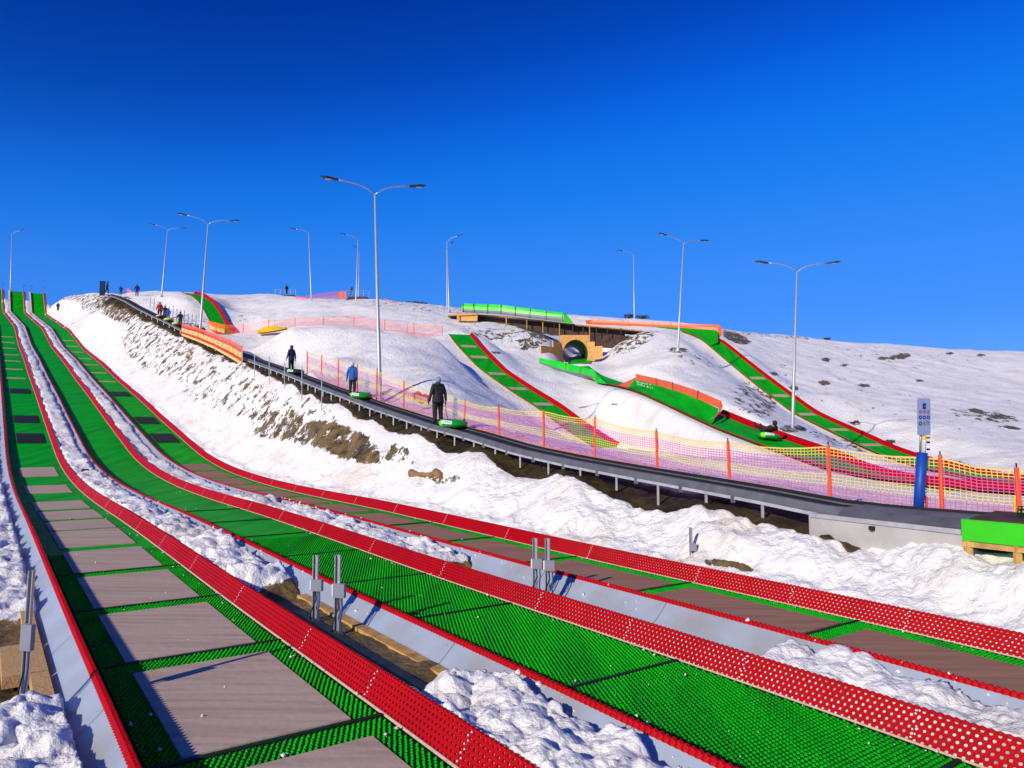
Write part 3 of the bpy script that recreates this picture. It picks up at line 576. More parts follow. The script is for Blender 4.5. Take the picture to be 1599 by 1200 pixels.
panelwall(fw, 'orange_end_flap', [(1124, 508, 88.6), (1128, 513, 88), (1127, 524, 87), (1120, 532, 86)], [(1122, 517, 88.3), (1122, 520, 88), (1118, 529, 86.6), (1108, 535, 85.6)], M['orange'], .05)
k = MB(np.array(slideF.location)); a = resample([P3(*q) for q in [(1025, 512.5, 91.5), (1060, 517, 89.2), (1094, 529, 86.4), (1110, 541, 83.5)]], .3); b = resample([P3(*q) for q in [(1026, 511, 92.2), (1060, 513, 90.8), (1122, 517, 88.2), (1122, 536, 84)]], .3)
ia = np.linspace(0, len(a) - 1, 20).astype(int); ib = np.linspace(0, len(b) - 1, 20).astype(int)
k.grid([[a[i] * (1 - t) + b[j] * t + np.array([0, 0, .08]) for t in np.linspace(0, 1, 5)] for i, j in zip(ia, ib)]); k.build('banked_green_mat', M['green_mat'], slideF)

# ------------------------------------------------------------------ wooden bridge and tunnel
br = empty('wooden_bridge', P3(850, 520, 88), 'long low timber trestle bridge of dark boards carrying a slide over the tunnel', 'bridge')
ob = np.array(br.location)
dk = resample([P3(*q) for q in [(700, 492, 94), (747, 491, 92.5), (806, 496, 90.5), (900, 507, 88), (960, 512, 87), (1004, 516.5, 86.2)]], 1.0)
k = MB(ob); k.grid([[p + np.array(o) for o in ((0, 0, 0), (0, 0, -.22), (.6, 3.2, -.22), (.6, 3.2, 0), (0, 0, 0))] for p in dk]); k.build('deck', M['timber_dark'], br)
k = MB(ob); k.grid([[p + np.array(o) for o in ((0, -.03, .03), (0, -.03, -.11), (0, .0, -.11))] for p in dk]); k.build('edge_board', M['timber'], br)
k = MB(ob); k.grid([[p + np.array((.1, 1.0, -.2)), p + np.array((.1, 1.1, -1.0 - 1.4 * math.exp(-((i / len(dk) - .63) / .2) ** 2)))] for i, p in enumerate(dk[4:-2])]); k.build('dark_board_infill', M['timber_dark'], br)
for u, v1 in ((791, 512), (823, 513), (848, 519), (866, 523), (874, 541), (895, 524), (911, 526), (921, 540), (932, 519), (949, 519), (970, 520)):
    Y = float(np.interp(u, [700, 806, 900, 1004], [94, 90.5, 88, 86.2])) - .05; i = int(np.argmin(abs(proj(dk[:, 0], dk[:, 1], dk[:, 2])[0] - u))); t = P3(u, proj(*dk[i])[1] + .5, Y); b = P3(u, v1, Y); b[2] -= .1
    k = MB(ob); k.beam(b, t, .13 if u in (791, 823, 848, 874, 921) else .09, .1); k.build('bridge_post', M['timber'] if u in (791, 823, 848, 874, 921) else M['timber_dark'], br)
pb = empty('plywood_box', P3(730, 502, 91.6), 'pale plywood crate wall under the left end of the green bridge panels', 'box'); ob = np.array(pb.location)
q = [P3(*a) for a in ((716, 501.5, 91.6), (746, 501.5, 91.2), (746, 490.5, 91.2), (713, 490, 91.6))]; k = MB(ob); k.hexa([q[0], q[1], q[1] + (0, .6, 0), q[0] + (0, .6, 0), q[3], q[2], q[2] + (0, .6, 0), q[3] + (0, .6, 0)]); k.build('plywood_panel', M['plywood'], pb)
for u in (714.5, 745.5): k = MB(ob); k.beam(P3(u, 502, 91.1), P3(u, 489.5, 91.1), .16, .1); k.build('corner_post', M['timber'], pb)
k = MB(ob); k.beam(P3(712, 489.7, 91.1), P3(747, 490.3, 90.9), .1, .1); k.build('top_rail', M['timber'], pb)
# tunnel
tn = empty('slide_tunnel', P3(899, 564, 82), 'plywood faced tunnel portal with round green lined tube under the bridge', 'tunnel'); ob = np.array(tn.location)
c0 = P3(899, 553, 82); rad = 1.42; Nn = 26
arc = [(c0[0] + rad * math.cos(a) * .98, c0[2] + rad * math.sin(a) * 1.13) for a in np.linspace(R(-38), R(218), Nn)]
x0, x1 = P3(875.5, 560, 82)[0], P3(921, 560, 82)[0]; zt = P3(899, 523.5, 82)[2]; zb = P3(899, 569, 82)[2]
def outer(x, z):
    dx, dz = x - c0[0], z - c0[2]; t = min([(x1 - c0[0]) / dx if dx > 0 else (x0 - c0[0]) / dx if dx < 0 else 9, (zt - c0[2]) / dz if dz > 0 else (zb - c0[2]) / dz if dz < 0 else 9]); return c0[0] + dx * t, c0[2] + dz * t
k = MB(ob)
fr = [(np.array([x, 82, z]), np.array([*outer(x, z)][:1] + [82, outer(x, z)[1]])) for x, z in arc]
# corners
vs = []; fs = []
for a, b in fr: vs += [a, b]
for i in range(Nn - 1): fs.append((2 * i, 2 * i + 1, 2 * i + 3, 2 * i + 2))
k.add(vs, fs); k.add([np.array([x0, 82, zt]), np.array([x1, 82, zt]), fr[6][1], fr[-7][1]], [(0, 1, 2)] if False else [])
for cx in (x0, x1):
    ds = [b for a, b in fr if abs(b[0] - cx) < 1e-6 and b[2] > c0[2]]; dt = [b for a, b in fr if abs(b[2] - zt) < 1e-6]
    if ds and dt:
        s_ = max(ds, key=lambda b: b[2]); t_ = min(dt, key=lambda b: abs(b[0] - cx)); k.add([s_, np.array([cx, 82, zt]), t_], [(0, 1, 2)])
k.build('portal_face', M['plywood'], tn)
k = MB(ob); k.grid([[np.array([x, 82 + d, z]) for d in np.linspace(0, 7, 4)] for x, z in arc]); k.build('green_tube_lining', mat('lining', (.004, .16, .02), .5), tn)
k = MB(ob); k.grid([[np.array([x * 1.0 + (x - c0[0]) * .03, 82 + d, z + (z - c0[2]) * .03]) for d in (.02, 7)] for x, z in arc]); k.build('outer_shell', M['timber_dark'], tn)
k = MB(ob); a, b = P3(919.5, 564, 81.9), P3(929.5, 564, 81.7); zt2 = P3(925, 534, 81.8)[2]; k.hexa([a, b, b + (0, .15, 0), a + (0, .15, 0)] + [np.array([p[0], p[1], zt2]) for p in (a, b, b + (0, .15, 0), a + (0, .15, 0))]); k.build('wing_wall', M['plywood'], tn)
k = MB(ob); a, b = P3(929.6, 562, 81.6), P3(941.5, 560, 81.2); zt2 = P3(925, 541.5, 81.8)[2]; k.hexa([a, b, b + (0, .15, 0), a + (0, .15, 0)] + [np.array([p[0], p[1], zt2]) for p in (a, b, b + (0, .15, 0), a + (0, .15, 0))]); k.build('wing_wall', M['plywood'], tn)
k = MB(ob); a, b = P3(864.5, 561, 80.4), P3(876, 563, 81.9); zt2 = P3(866, 535, 81.8)[2]; k.hexa([a, b, b + (-.12, .1, 0), a + (-.12, .1, 0)] + [np.array([p[0], p[1], zt2]) for p in (a, b, b + (-.12, .1, 0), a + (-.12, .1, 0))]); k.build('wing_wall', M['plywood'], tn)
k = MB(ob); a, b = P3(845.5, 562, 78.6), P3(864.4, 561, 80.3); zt2 = P3(855, 542, 80)[2]; k.hexa([a, b, b + (-.12, .1, 0), a + (-.12, .1, 0)] + [np.array([p[0], p[1], zt2]) for p in (a, b, b + (-.12, .1, 0), a + (-.12, .1, 0))]); k.build('wing_wall', M['plywood'], tn)

# ------------------------------------------------------------------ the carpet lift
lift_org = PS(pc(9), 9); lift = empty('carpet_lift', (*lift_org, float(zc(9)) - .6), 'long black rubber conveyor lift with grey metal side rails climbing the bank', 'conveyor lift'); ob = np.array(lift.location)
def cpt(dp, s, dz): x, y = PS(float(pc(s)) + dp, s); return np.array([x, y, float(zc(s)) + dz])
CS = np.concatenate([np.arange(3.4, 60, .8), np.arange(60, CTOP, 2.0), [CTOP]])
k = MB(ob); k.grid([[cpt(-.30, s, 0), cpt(.37, s, 0)] for s in CS]); k.build('rubber_belt', M['belt'], lift)
for sg, nm in ((-1, 'near'), (1, 'far')):
    k = MB(ob); a = [(-.31, -.02), (-.31, .03), (-.42, .025), (-.435, -.02), (-.47, -.10), (-.47, -.13)]
    k.grid([[cpt(-sg * -x if sg > 0 else x, s, z) if sg < 0 else cpt(-x, s, z) for x, z in a] for s in CS[4:]]); k.build('side_rail', M['rail'], lift)
k = MB(ob); k.grid([[cpt(-.46, s, -.13), cpt(-.475, s, -.20), cpt(-.43, s, -.21)] for s in CS[4:]]); k.build('light_lower_rail', M['rail_light'], lift)
k = MB(ob); k.grid([[cpt(.38, s, .0), cpt(.38, s, .09), cpt(.44, s, .09), cpt(.45, s, -.05)] for s in CS]); k.build('black_upper_edge', M['black'], lift)
k = MB(ob); k.grid([[cpt(.48, s, .075), cpt(.50, s, .09), cpt(.53, s, .07)] for s in CS if s > 9]); k.build('far_light_strip', M['rail_light'], lift)
sleg = list(np.arange(9.6, 60, 1.55)) + list(np.arange(60, 110, 3))
for i, s in enumerate(sleg):
    k = MB(ob); k.beam(cpt(-.44, s, -.80 if s < 14 else -.55), cpt(-.44, s, -.13), .05, .05); k.build('support_leg', M['rail_light'], lift)
    if s < 45: k = MB(ob); k.beam(cpt(-.475, s + .75, -.27), cpt(-.475, s + .75, -.13), .09, .05); k.build('rail_bracket', M['rail'], lift)
# loading end: pale cabinet and sloped dark cover
k = MB(ob); P_ = lambda s, dp, dz: cpt(dp, s, dz)
st0, st1 = s_of_u(1262, 815, lambda s: pc(s) - .66), s_of_u(1499, 830, lambda s: pc(s) - .66)
k.hexa([P_(st1, -.66, -.95), P_(st0, -.66, -.95), P_(st0, -.50, -.95), P_(st1, -.50, -.95), P_(st1, -.66, -.14), P_(st0, -.66, -.14), P_(st0, -.50, -.14), P_(st1, -.50, -.14)]); k.build('pale_side_panel', M['panel'], lift)
k = MB(ob); k.hexa([P_(st1, -.69, -.20), P_(st0 - .05, -.69, -.20), P_(st0 - .05, -.6, -.20), P_(st1, -.6, -.20), P_(st1, -.69, -.12), P_(st0 - .05, -.69, -.12), P_(st0 - .05, -.6, -.12), P_(st1, -.6, -.12)]); k.build('panel_top_rail', M['rail_light'], lift)
k = MB(ob); k.grid([[P_(s, -.66, -.10), P_(s, -.45, .03), P_(s, .5, .05)] for s in np.linspace(st1 - .1, st0 - .6, 5)]); k.build('dark_cover_plate', M['rail'], lift)
k = MB(ob); k.box(P_(st0 - 1.3, -.68, -.24), (.12, .08, .07), PHI); k.build('latch', M['black'], lift)
# green painted ramp with timber frame at the lift entrance
rp = empty('entrance_ramp', P_(st1 - .8, -.4, -1.0), 'bright green boarded box on a pale timber frame at the right edge below the lift', 'ramp'); ob2 = np.array(rp.location)
def rpt(u, v, Y): return P3(u, v, Y)
sA, sB = s_of_u(1497, 830, lambda s: 12.52 + 0 * s), st1 - 2.4
def rq(s, dp, dz): x, y = PS(13.25 - .66 + dp, s); return np.array([x, y, float(zc(st1)) + dz + .10])
k = MB(ob2); k.hexa([rq(sB, -.05, -.36), rq(sA, -.05, -.36), rq(sA, .9, -.36), rq(sB, .9, -.36), rq(sB, -.05, -.03), rq(sA, -.05, -.03), rq(sA, .9, -.03), rq(sB, .9, -.03)]); k.build('green_board', M['board_green'], rp)
for s in (sA - .08, sA - .75, sA - 1.45, sA - 2.1): k = MB(ob2); k.beam(rq(s, -.02, -1.0), rq(s, -.02, -.36), .09, .07); k.build('frame_leg', M['timber'], rp)
k = MB(ob2); k.beam(rq(sA, -.03, -.41), rq(sB, -.03, -.41), .06, .08); k.build('frame_rail', M['timber'], rp)
k = MB(ob2); k.hexa([rq(sB, .35, -1.1), rq(sA, .35, -1.1), rq(sA, .4, -1.1), rq(sB, .4, -1.1), rq(sB, .35, -.37), rq(sA, .35, -.37), rq(sA, .4, -.37), rq(sB, .4, -.37)]); k.build('dark_inner_board', M['timber_dark'], rp)
k = MB(ob2); k.hexa([rq(sB, -.02, -.03), rq(sA - .1, -.02, -.03), rq(sA - .1, .95, .02), rq(sB, .95, .02), rq(sB, -.02, -.01), rq(sA - .1, -.02, -.01), rq(sA - .1, .95, .05), rq(sB, .95, .05)]); k.build('dark_deck', M['timber_dark'], rp)

# ------------------------------------------------------------------ net fences
def net_fence(label, line, hts, post_f, band, cellh=.075, cellv=.09, w=.015, post_r=.035, cat='net fence', sag=.08, group='orange net fences', pmat=None):
    """line: ground points in order; hts: height at each point; posts at every point"""
    line = [np.array(q, float) for q in line]; org = line[0]; root = empty('net_fence', org, label, cat, group)
    d = [0]
    for a, b in zip(line, line[1:]): d.append(d[-1] + np.linalg.norm((b - a)))
    A = np.array(line); hs_ = np.array(hts, float); d = np.array(d)
    rg = np.random.RandomState(int(d[-1] * 10) % 1000)
    def pos(t, h):
        b = np.array([np.interp(t, d, A[:, k]) for k in range(3)]); H_ = np.interp(t, d, hs_); i = min(max(np.searchsorted(d, t) - 1, 0), len(d) - 2); f = (t - d[i]) / (d[i + 1] - d[i] + 1e-9)
        sg = sag * 4 * f * (1 - f); wob = .05 * math.sin(t * 3.1) * h * (1 - h) * 3 * math.sin(f * math.pi)
        return b + np.array([0, wob, .04 + (H_ - .08 - sg) * h])
    nh = int(np.mean(hs_) / cellh); mb = MB(org)
    def bm(h):
        for t_, mi in band:
            if h <= t_: return mi
        return band[-1][1]
    ts = np.linspace(0, d[-1], max(2, int(d[-1] / .5)))
    dr = (A[-1] - A[0]); dr[2] = 0
    for j in range(nh + 1):
        h = j / nh; ww = w * (2.0 if j in (0, nh) else 1); mb.grid([[pos(t, h) - (0, 0, ww / 2), pos(t, h) + (0, 0, ww / 2)] for t in ts], bm(h))
    for t in np.arange(0, d[-1], cellv):
        dd = .5 * w
        for j in range(6):
            h0, h1 = j / 6, (j + 1) / 6; a, b = pos(t, h0), pos(t, h1); i = min(max(np.searchsorted(d, t) - 1, 0), len(d) - 2); u = A[i + 1] - A[i]; u = u / np.linalg.norm(u) * dd
            mb.add([a - u, a + u, b + u, b - u], [(0, 1, 2, 3)], bm((h0 + h1) / 2))
    mb.build('net', [M['yellow_net'], M['magenta_net'], M['orange_net'], M['red_net']], root, weld=False)
    for i, p in enumerate(A):
        if not post_f[i]: continue
        le = rg.uniform(-.04, .04); k = MB(org); k.tube([p - (0, 0, .15), p + (le * .5, 0, hs_[i] * .5), p + (le, 0, hs_[i] * 1.0)], [post_r, post_r * 1.05, post_r * .95], 7); po = k.build('fence_post', pmat or M['post_cloth'], root)
        k = MB(org); k.tube([p + (le, 0, hs_[i]), p + (le, 0, hs_[i] + .07)], post_r * .35, 6); tip = k.build('post_tip', M['black'], None); tip.location = (0, 0, 0); tip.parent = po
    return root
# fence B along the far side of the lift
fb = []; hb = []
for u, vb, vt in ((1760, 870, 760), (1599, 822, 735), (1469, 800, 711), (1295, 778, 695), (1140, 755, 689), (1026, 732, 673), (929, 712, 652), (849, 697, 640), (780, 682, 635), (725, 664, 625), (631, 640, 597), (588, 626, 577), (558, 617, 568), (528, 606, 559), (502, 597, 553), (480, 588, 549)):
    s = s_of_u(u, vb, lambda s: pc(s) + .95) if u < 1599 else None
    if s is None: s = {1599: s_of_u(1590, 822, lambda s: pc(s) + .95), 1760: 2.4}[u]
    x, y = PS(float(pc(s)) + .95, s); z = float(zc(s)) - .02 - (.10 if s < 14 else 0); t = P3(u, vt, y)[2]; fb.append((x, y, z)); hb.append(min(max(t - z, .95), 1.55))
net_fence('long sagging yellow and magenta net fence on orange posts beyond the lift', fb, hb, [1] * 16, [(.06, 2), (.26, 1), (.52, 0), (.84, 1), (.97, 0), (1.1, 0)], post_r=.04)
# fence A, doubled bright net near side of the upper lift
fa = []; ha = []
for u, vt, vb in ((378, 541, 570), (358, 530, 558), (335, 522, 545), (310, 512, 534), (284, 506, 524)):
    s = s_of_u(u, vb, lambda s: pc(s) - .95); x, y = PS(float(pc(s)) - .95, s); b = P3(u, vb, y); t = P3(u, vt, y); fa.append(b); ha.append(t[2] - b[2])
net_fence('dense yellow and red banded net fence on the near side of the upper lift', fa, ha, [1] * 5, [(.12, 0), (.36, 3), (.66, 0), (.86, 3), (1.1, 2)], .07, .085, .045, sag=.03)
# fence C behind the smooth snow hump
def gline(pts, extra=0): return [P3(u, v, Y) for u, v, Y in pts]
net_fence('sparse orange net fence on thin posts behind the smooth snow hump', gline([(351, 523, 86), (380, 520, 85), (420, 515, 84), (461, 512, 84), (505, 509.5, 82.5), (553, 513, 82), (601, 519, 80), (636, 523, 78.5), (647, 525, 78), (691, 529, 76)]), [1.2, 1.0, 1.1, 1.1, 1.0, 1.35, 1.3, 1.1, 1.4, 1.3], [1] * 10, [(.3, 2), (.6, 3), (1.1, 2)], .16, .2, .02, .035)
net_fence('bright orange net fence at the foot of the steep curving slide', gline([(326, 519, 90), (338, 523, 88.5), (351, 527, 87)]), [1.45, 1.5, 1.5], [1] * 3, [(.3, 3), (.6, 0), (1.1, 2)], .09, .1, .04, .04)
net_fence('low orange net fence on the skyline between the two platforms', gline([(463, 468, 118), (480, 469, 117), (498, 468, 117), (519, 466.5, 117), (538, 465, 117)]), [.6, .7, 1.0, 1.1, 1.2], [1] * 5, [(.4, 2), (1.1, 3)], .15, .25, .03, .03)
net_fence('short orange net bundle beside the right skyline platform', gline([(529, 466, 116), (536, 466, 116), (541, 465.5, 116)]), [.8, 1.0, .9], [1] * 3, [(1.1, 2)], .1, .1, .07, .04)
net_fence('low orange net fence dropping along the slope behind the big lamp post', gline([(600, 470, 118), (618, 475, 116), (636, 480, 114), (650, 484, 112)]), [.4, .45, .4, .3], [1] * 4, [(1.1, 3)], .1, .3, .05, .03)
net_fence('orange net fence flapping beside the top station of the lift', gline([(199, 463, 122), (206, 468, 119), (213, 472, 116)]), [1.4, 1.3, .9], [1] * 3, [(1.1, 2)], .12, .12, .06, .04)
# yellow vinyl cover lying behind the hump
k = MB(P3(425, 515, 80)); top = resample([P3(*q) for q in [(402, 518, 79.5), (412, 510.5, 79.5), (428, 509, 79.5), (448, 511.5, 79.5)]], .15); bt = resample([P3(*q) for q in [(402, 520, 79), (412, 519.5, 79), (428, 517, 79), (448, 513, 79.2)]], .15)
n_ = min(len(top), len(bt)); k.grid([[bt[int(i * (len(bt) - 1) / (n_ - 1))], top[int(i * (len(top) - 1) / (n_ - 1))], top[int(i * (len(top) - 1) / (n_ - 1))] + (0, .3, -.1), bt[int(i * (len(bt) - 1) / (n_ - 1))] + (0, .3, -.1)] for i in range(n_)]); o = k.build('vinyl_cover', M['yellow_vinyl']); tag(o, 'curved bright yellow vinyl cover lying against the back of the snow hump', 'cover')
# red bundle with yellow net behind the net fence, left of the man in black
for u, v, Y, w_, m_, lb in ((651, 617, 37, .22, 'tube_red', 'small round red bag behind the net fence left of the man in black'), (662, 623, 36.5, .3, 'tube_red', 'larger red bag right of the small one behind the net fence')):
    p = P3(u, v, Y); k = MB(p - (0, 0, .1)); bm = bmesh.new(); bmesh.ops.create_icosphere(bm, subdivisions=3, radius=w_)
    k.add([np.array([a.co.x * 1.25, a.co.y, a.co.z * .75 + .05 * math.sin(a.co.x * 17 + a.co.y * 9)]) + p for a in bm.verts], [tuple(q.index for q in f.verts) for f in bm.faces]); bm.free(); o = k.build('red_bag', M[m_], smooth=True); tag(o, lb, 'bag')
net_fence('short crumpled yellow net behind the long fence beside the red bags', gline([(634, 622, 36), (645, 627, 36), (656, 629, 36), (668, 630, 36)]), [.35, .3, .28, .25], [0] * 4, [(1.1, 0)], .06, .07, .03, group='orange net fences')

# ------------------------------------------------------------------ bare steel posts on the near side of the lift
mp = None
for i, (u, vt, vb, lb) in enumerate(((503, 580, 643, 'thin bare steel post below the lift, lowest of the row'), (472, 572, 632, 'thin bare steel post second up from the lowest, right of the navy rider'), (445, 565, 620, 'thin bare steel post in front of the green tube of the navy rider'), (421, 557, 608, 'thin bare steel post fourth up in the row below the lift'), (398, 552, 599, 'thin bare steel post nearest the end of the bright net fence'), (379, 545, 587, 'thin steel post at the lower end of the bright net fence'))):
    s = s_of_u(u, vb, lambda s: pc(s) - 1.25); x, y = PS(float(pc(s)) - 1.25, s); b = P3(u, vb, y); t = P3(u, vt, y); k = MB(b); k.tube([b - (0, 0, .3), t], .028, 7); o = k.build('steel_post', M['galv']); tag(o, lb, 'post', 'bare posts beside the lift')

# ------------------------------------------------------------------ lamp posts
def make_lamp(double):
    root = empty('street_lamp', (0, 0, 0), 'x', 'street lamp', 'tall lamp posts on the hill'); hgt = 10.0
    k = MB(); k.tube([(0, 0, -.5), (0, 0, .3), (0, 0, hgt)], [.115, .11, .045], 10); k.build('lamp_pole', M['pole'], root, True)
    k = MB(); k.tube([(0, 0, -.2), (0, 0, .06)], .2, 10); k.build('base_flange', M['galv'], root)
    for sg in ((-1, 1) if double else (-1,)):
        pts = [(0, 0, hgt - .05)] + [(sg * (.12 + 1.75 * t ** 1.25), 0, hgt + .42 * (1 - (1 - t) ** 2.6) + .10 * t) for t in (.08, .2, .35, .55, .8, 1)]
        k = MB(); k.tube(pts, [.035] * 7, 7); k.build('lamp_arm', M['pole' if False else 'galv'], root, True)
        e = pts[-1]; k = MB(); w = .13
        k.add([(e[0] - sg * .12, -w * .5, e[2] - .05), (e[0] - sg * .12, w * .5, e[2] - .05), (e[0] + sg * .45, w, e[2] + .02), (e[0] + sg * .72, w * .4, e[2] + .1), (e[0] + sg * .72, -w * .4, e[2] + .1), (e[0] + sg * .45, -w, e[2] + .02),
               (e[0] - sg * .12, -w * .4, e[2] + .05), (e[0] - sg * .12, w * .4, e[2] + .05), (e[0] + sg * .40, w * .8, e[2] + .12), (e[0] + sg * .70, w * .3, e[2] + .13), (e[0] + sg * .70, -w * .3, e[2] + .13), (e[0] + sg * .40, -w * .8, e[2] + .12)],
              [(0, 1, 2, 3, 4, 5), (11, 10, 9, 8, 7, 6)] + [(i, (i + 1) % 6, 6 + (i + 1) % 6, 6 + i) for i in range(6)])
        h_ = k.build('lamp_head', M['lamp'], root)
        k = MB(); k.box((e[0] + sg * .34, 0, e[2] - .005), (.3, .14, .012)); k.build('lamp_lens', M['lens'], None).parent = h_
    return root
LD = make_lamp(True); LS = make_lamp(False); first = {}
for u, vb, Y, vt, kind, rz, tilt, lb in ((594, 622, 39.5, 304, 1, .38, -.038, 'tallest double arm lamp post standing just behind the net fence'), (313, 498, 77, 349, 1, .30, .042, 'double arm lamp post beside the steep curving slide, front of two'),
        (253, 462, 108, 359, 1, .30, .052, 'double arm lamp post behind the riders in red at the upper lift'), (487, 470, 107, 364, 0, .25, -.06, 'single arm lamp post on the left skyline, arm pointing left, near a round snow patch'),
        (556, 479, 108, 374, 0, .3, .02, 'faint single arm lamp post beside the right skyline platform'), (560, 470, 135, 394, 0, 1.35, .01, 'distant lamp post with end-on head right behind another on the skyline'),
        (702, 486, 103, 377, 0, 2.7, .045, 'single arm lamp post left of the green bridge panels, arm pointing right'), (699, 486, 118, 389, 0, 2.1, .05, 'smaller lamp post nearly hidden behind the one left of the bridge'),
        (991, 498, 116, 398, 0, .15, .0, 'single arm lamp post on the skyline behind the orange wall'), (1059, 545, 69, 379, 1, .25, .075, 'double arm lamp post standing on the snow between the two orange walls'),
        (1238, 670, 47.5, 424, 1, -.20, .052, 'double arm lamp post on the right slope between the green slides'), (17, 452, 122, 366, 0, 2.9, .03, 'single arm lamp post at the top of the nearest tubing lane')):
    src = LD if kind else LS; b = P3(u, vb, Y); b[2] = min(b[2], gz(b[0], b[1]) + .1) if Y < 100 else b[2]; t = P3(u, vt, Y)
    o = src if kind not in first else dup(src, b, lb); first[kind] = 1; o.location = tuple(float(a) for a in b); o['label'] = lb
    sc = (t[2] - b[2]) / 10.0; o.scale = (max(sc, .95), max(sc, .95), sc); o.rotation_euler = (0, tilt, rz)

# ------------------------------------------------------------------ small sensor posts between the lanes
def make_sensor():
    r = empty('sensor_post', (0, 0, 0), 'x', 'sensor post', 'steel sensor posts between the lanes')
    k = MB()
    for a, b in ((-.04, -.028), (.028, .04)): k.box(((a + b) / 2, 0, .35), (b - a, .045, 1.5))
    k.box((0, .02, .35), (.055, .012, 1.5)); k.build('steel_profile', M['galv'], r)
    k = MB(); k.box((.05, -.045, .62), (.17, .075, .19)); bx = k.build('junction_box', M['box_grey'], r)
    k = MB(); k.box((-.055, -.02, .62), (.02, .05, .17)); k.build('box_flap', M['white'], None).parent = bx
    k = MB(); k.tube([(.03, -.05, .54), (.05, -.07, .38), (-.02, -.08, .2), (-.03, -.1, 0)], .012, 6); k.build('black_cable', M['cable'], r)
    k = MB(); k.tube([(.09, -.05, .54), (.10, -.06, .4), (.09, -.09, .2), (.14, -.1, -.05)], .014, 6); k.build('blue_cable', M['cable_blue'], r)
    return r
sp = make_sensor(); fs_ = True
for u, vt, vb, p_, lb in ((490, 868, 985, 4.15, 'left steel sensor post of the pair in the gap before the middle lane'), (525, 867, 990, 4.15, 'right steel sensor post of the pair, with thick blue cable, before the middle lane'),
        (836, 841, 925, 7.95, 'left steel sensor post of the pair before the farthest lane'), (853, 841, 925, 7.95, 'right steel sensor post of the pair before the farthest lane'), (1077, 824, 884, 11.65, 'lone small steel sensor post in the snow beyond the farthest lane'), (37, 891, 1050, .42, 'steel sensor post at the left edge beside the chipboard walkway')):
    s = s_of_u(u, vb, p_); x, y = PS(p_, s); z = float(zl(s)) - .02 if u != 1077 else float(P3(u, vb, y)[2]) - .12; t = P3(u, vt, y)[2]
    o = sp if fs_ else dup(sp, (x, y, z), lb); fs_ = False; o.location = (float(x), float(y), float(z)); o['label'] = lb; o.scale = ((.72 if u < 100 else 1), (.72 if u < 100 else 1), (t - z) / 1.10) if u != 1077 else (.8, .8, (t - z) / 1.10); o.rotation_euler = (0, .03 if u < 100 else 0, -.2)

# ------------------------------------------------------------------ chipboard walkway at the left
wk = empty('chipboard_walkway', lane_pt(.75, 11, -.1), 'stepped chipboard planks lying along the outer sheet of the nearest lane', 'walkway'); ob = np.array(wk.location)
for p0, p1, s0, s1 in ((.56, .72, 11.6, 13.9), (.28, .72, 10.2, 11.55), (.54, .72, 8.4, 10.15)):
    k = MB(ob); q = [lane_pt(p, s, -.06) for p, s in ((p0, s0), (p1, s0), (p1, s1), (p0, s1))]; k.hexa(q + [a + (0, 0, .14) for a in q]); k.build('chipboard_plank', M['osb'], wk)

# planks and soil edge in the gap between lanes one and two
gp = empty('timber_sleeper', lane_pt(4.3, 8.5, -.1), 'rough brown timber sleepers on bare soil in the gap before the middle lane', 'timber', None)
for p0, p1, s0, s1 in ((4.44, 4.60, 6.9, 12.5), (4.02, 4.14, 6.8, 11.5)):
    k = MB(ob := np.array(gp.location)); q = [lane_pt(p, s, -.10) for p, s in ((p0, s0), (p1, s0), (p1, s1), (p0, s1))]; q = [a + (0, 0, .08) for a in q]; k.hexa(q + [a + (0, 0, .06) for a in q]); k.build('timber_plank', M['timber'], gp)

# ------------------------------------------------------------------ log on the bank, small rock on the snow, shrubs
def blob(name, p, rx, ry, rz_, m, label, cat, group=None, seed=0, stretch=.25):
    bm = bmesh.new(); bmesh.ops.create_icosphere(bm, subdivisions=3, radius=1); rg = np.random.RandomState(seed); o = rg.rand(3) * 9; k = MB(p); vs = []
    for a in bm.verts:
        f = 1 + stretch * math.sin(a.co.x * 4 + o[0]) * math.cos(a.co.y * 5 + o[1]) + .15 * math.sin(a.co.z * 7 + o[2] + a.co.x * 6); vs.append(np.array(p) + np.array([a.co.x * rx, a.co.y * ry, a.co.z * rz_]) * f)
    k.add(vs, [tuple(q.index for q in f.verts) for f in bm.faces]); bm.free(); ob_ = k.build(name, m, smooth=True); return tag(ob_, label, cat, group)
def on_ground(u, v, Ya, Yb, st=.1):
    best = None
    for Y in np.arange(Ya, Yb, st):
        p = P3(u, v, Y); g = gz(p[0], p[1])
        if p[2] <= g: return np.array([p[0], p[1], g])
        best = p
    return best
p = on_ground(663, 748, 12, 40, .25); k = MB(p); px_ = p[1] / F
def lg(du, dv):
    q = on_ground(663 + du, 748 + dv, float(p[1]) - 4, float(p[1]) + 4, .2)
    return (p if q is None else q) + np.array([0, -.05, .12])
k.tube([lg(-24, 3), lg(-20, -3), lg(-10, 0), lg(5, 1), lg(12, 3), lg(18, 0), lg(25, 5), lg(29, 3)], [.05, .16, .09, .07, .08, .15, .14, .05], 9); o = k.build('dead_log', M['wood_log'], smooth=True); tag(o, 'bone shaped bare brown log lying on the snowy bank below the man in black', 'log')
p = lane_pt(4.1, s_of_u(133, 740, 4.1), .30); blob('dark_glove', p, .18, .14, .10, M['black'], 'small black glove lying on snow between the two nearest lanes', 'glove', seed=2)
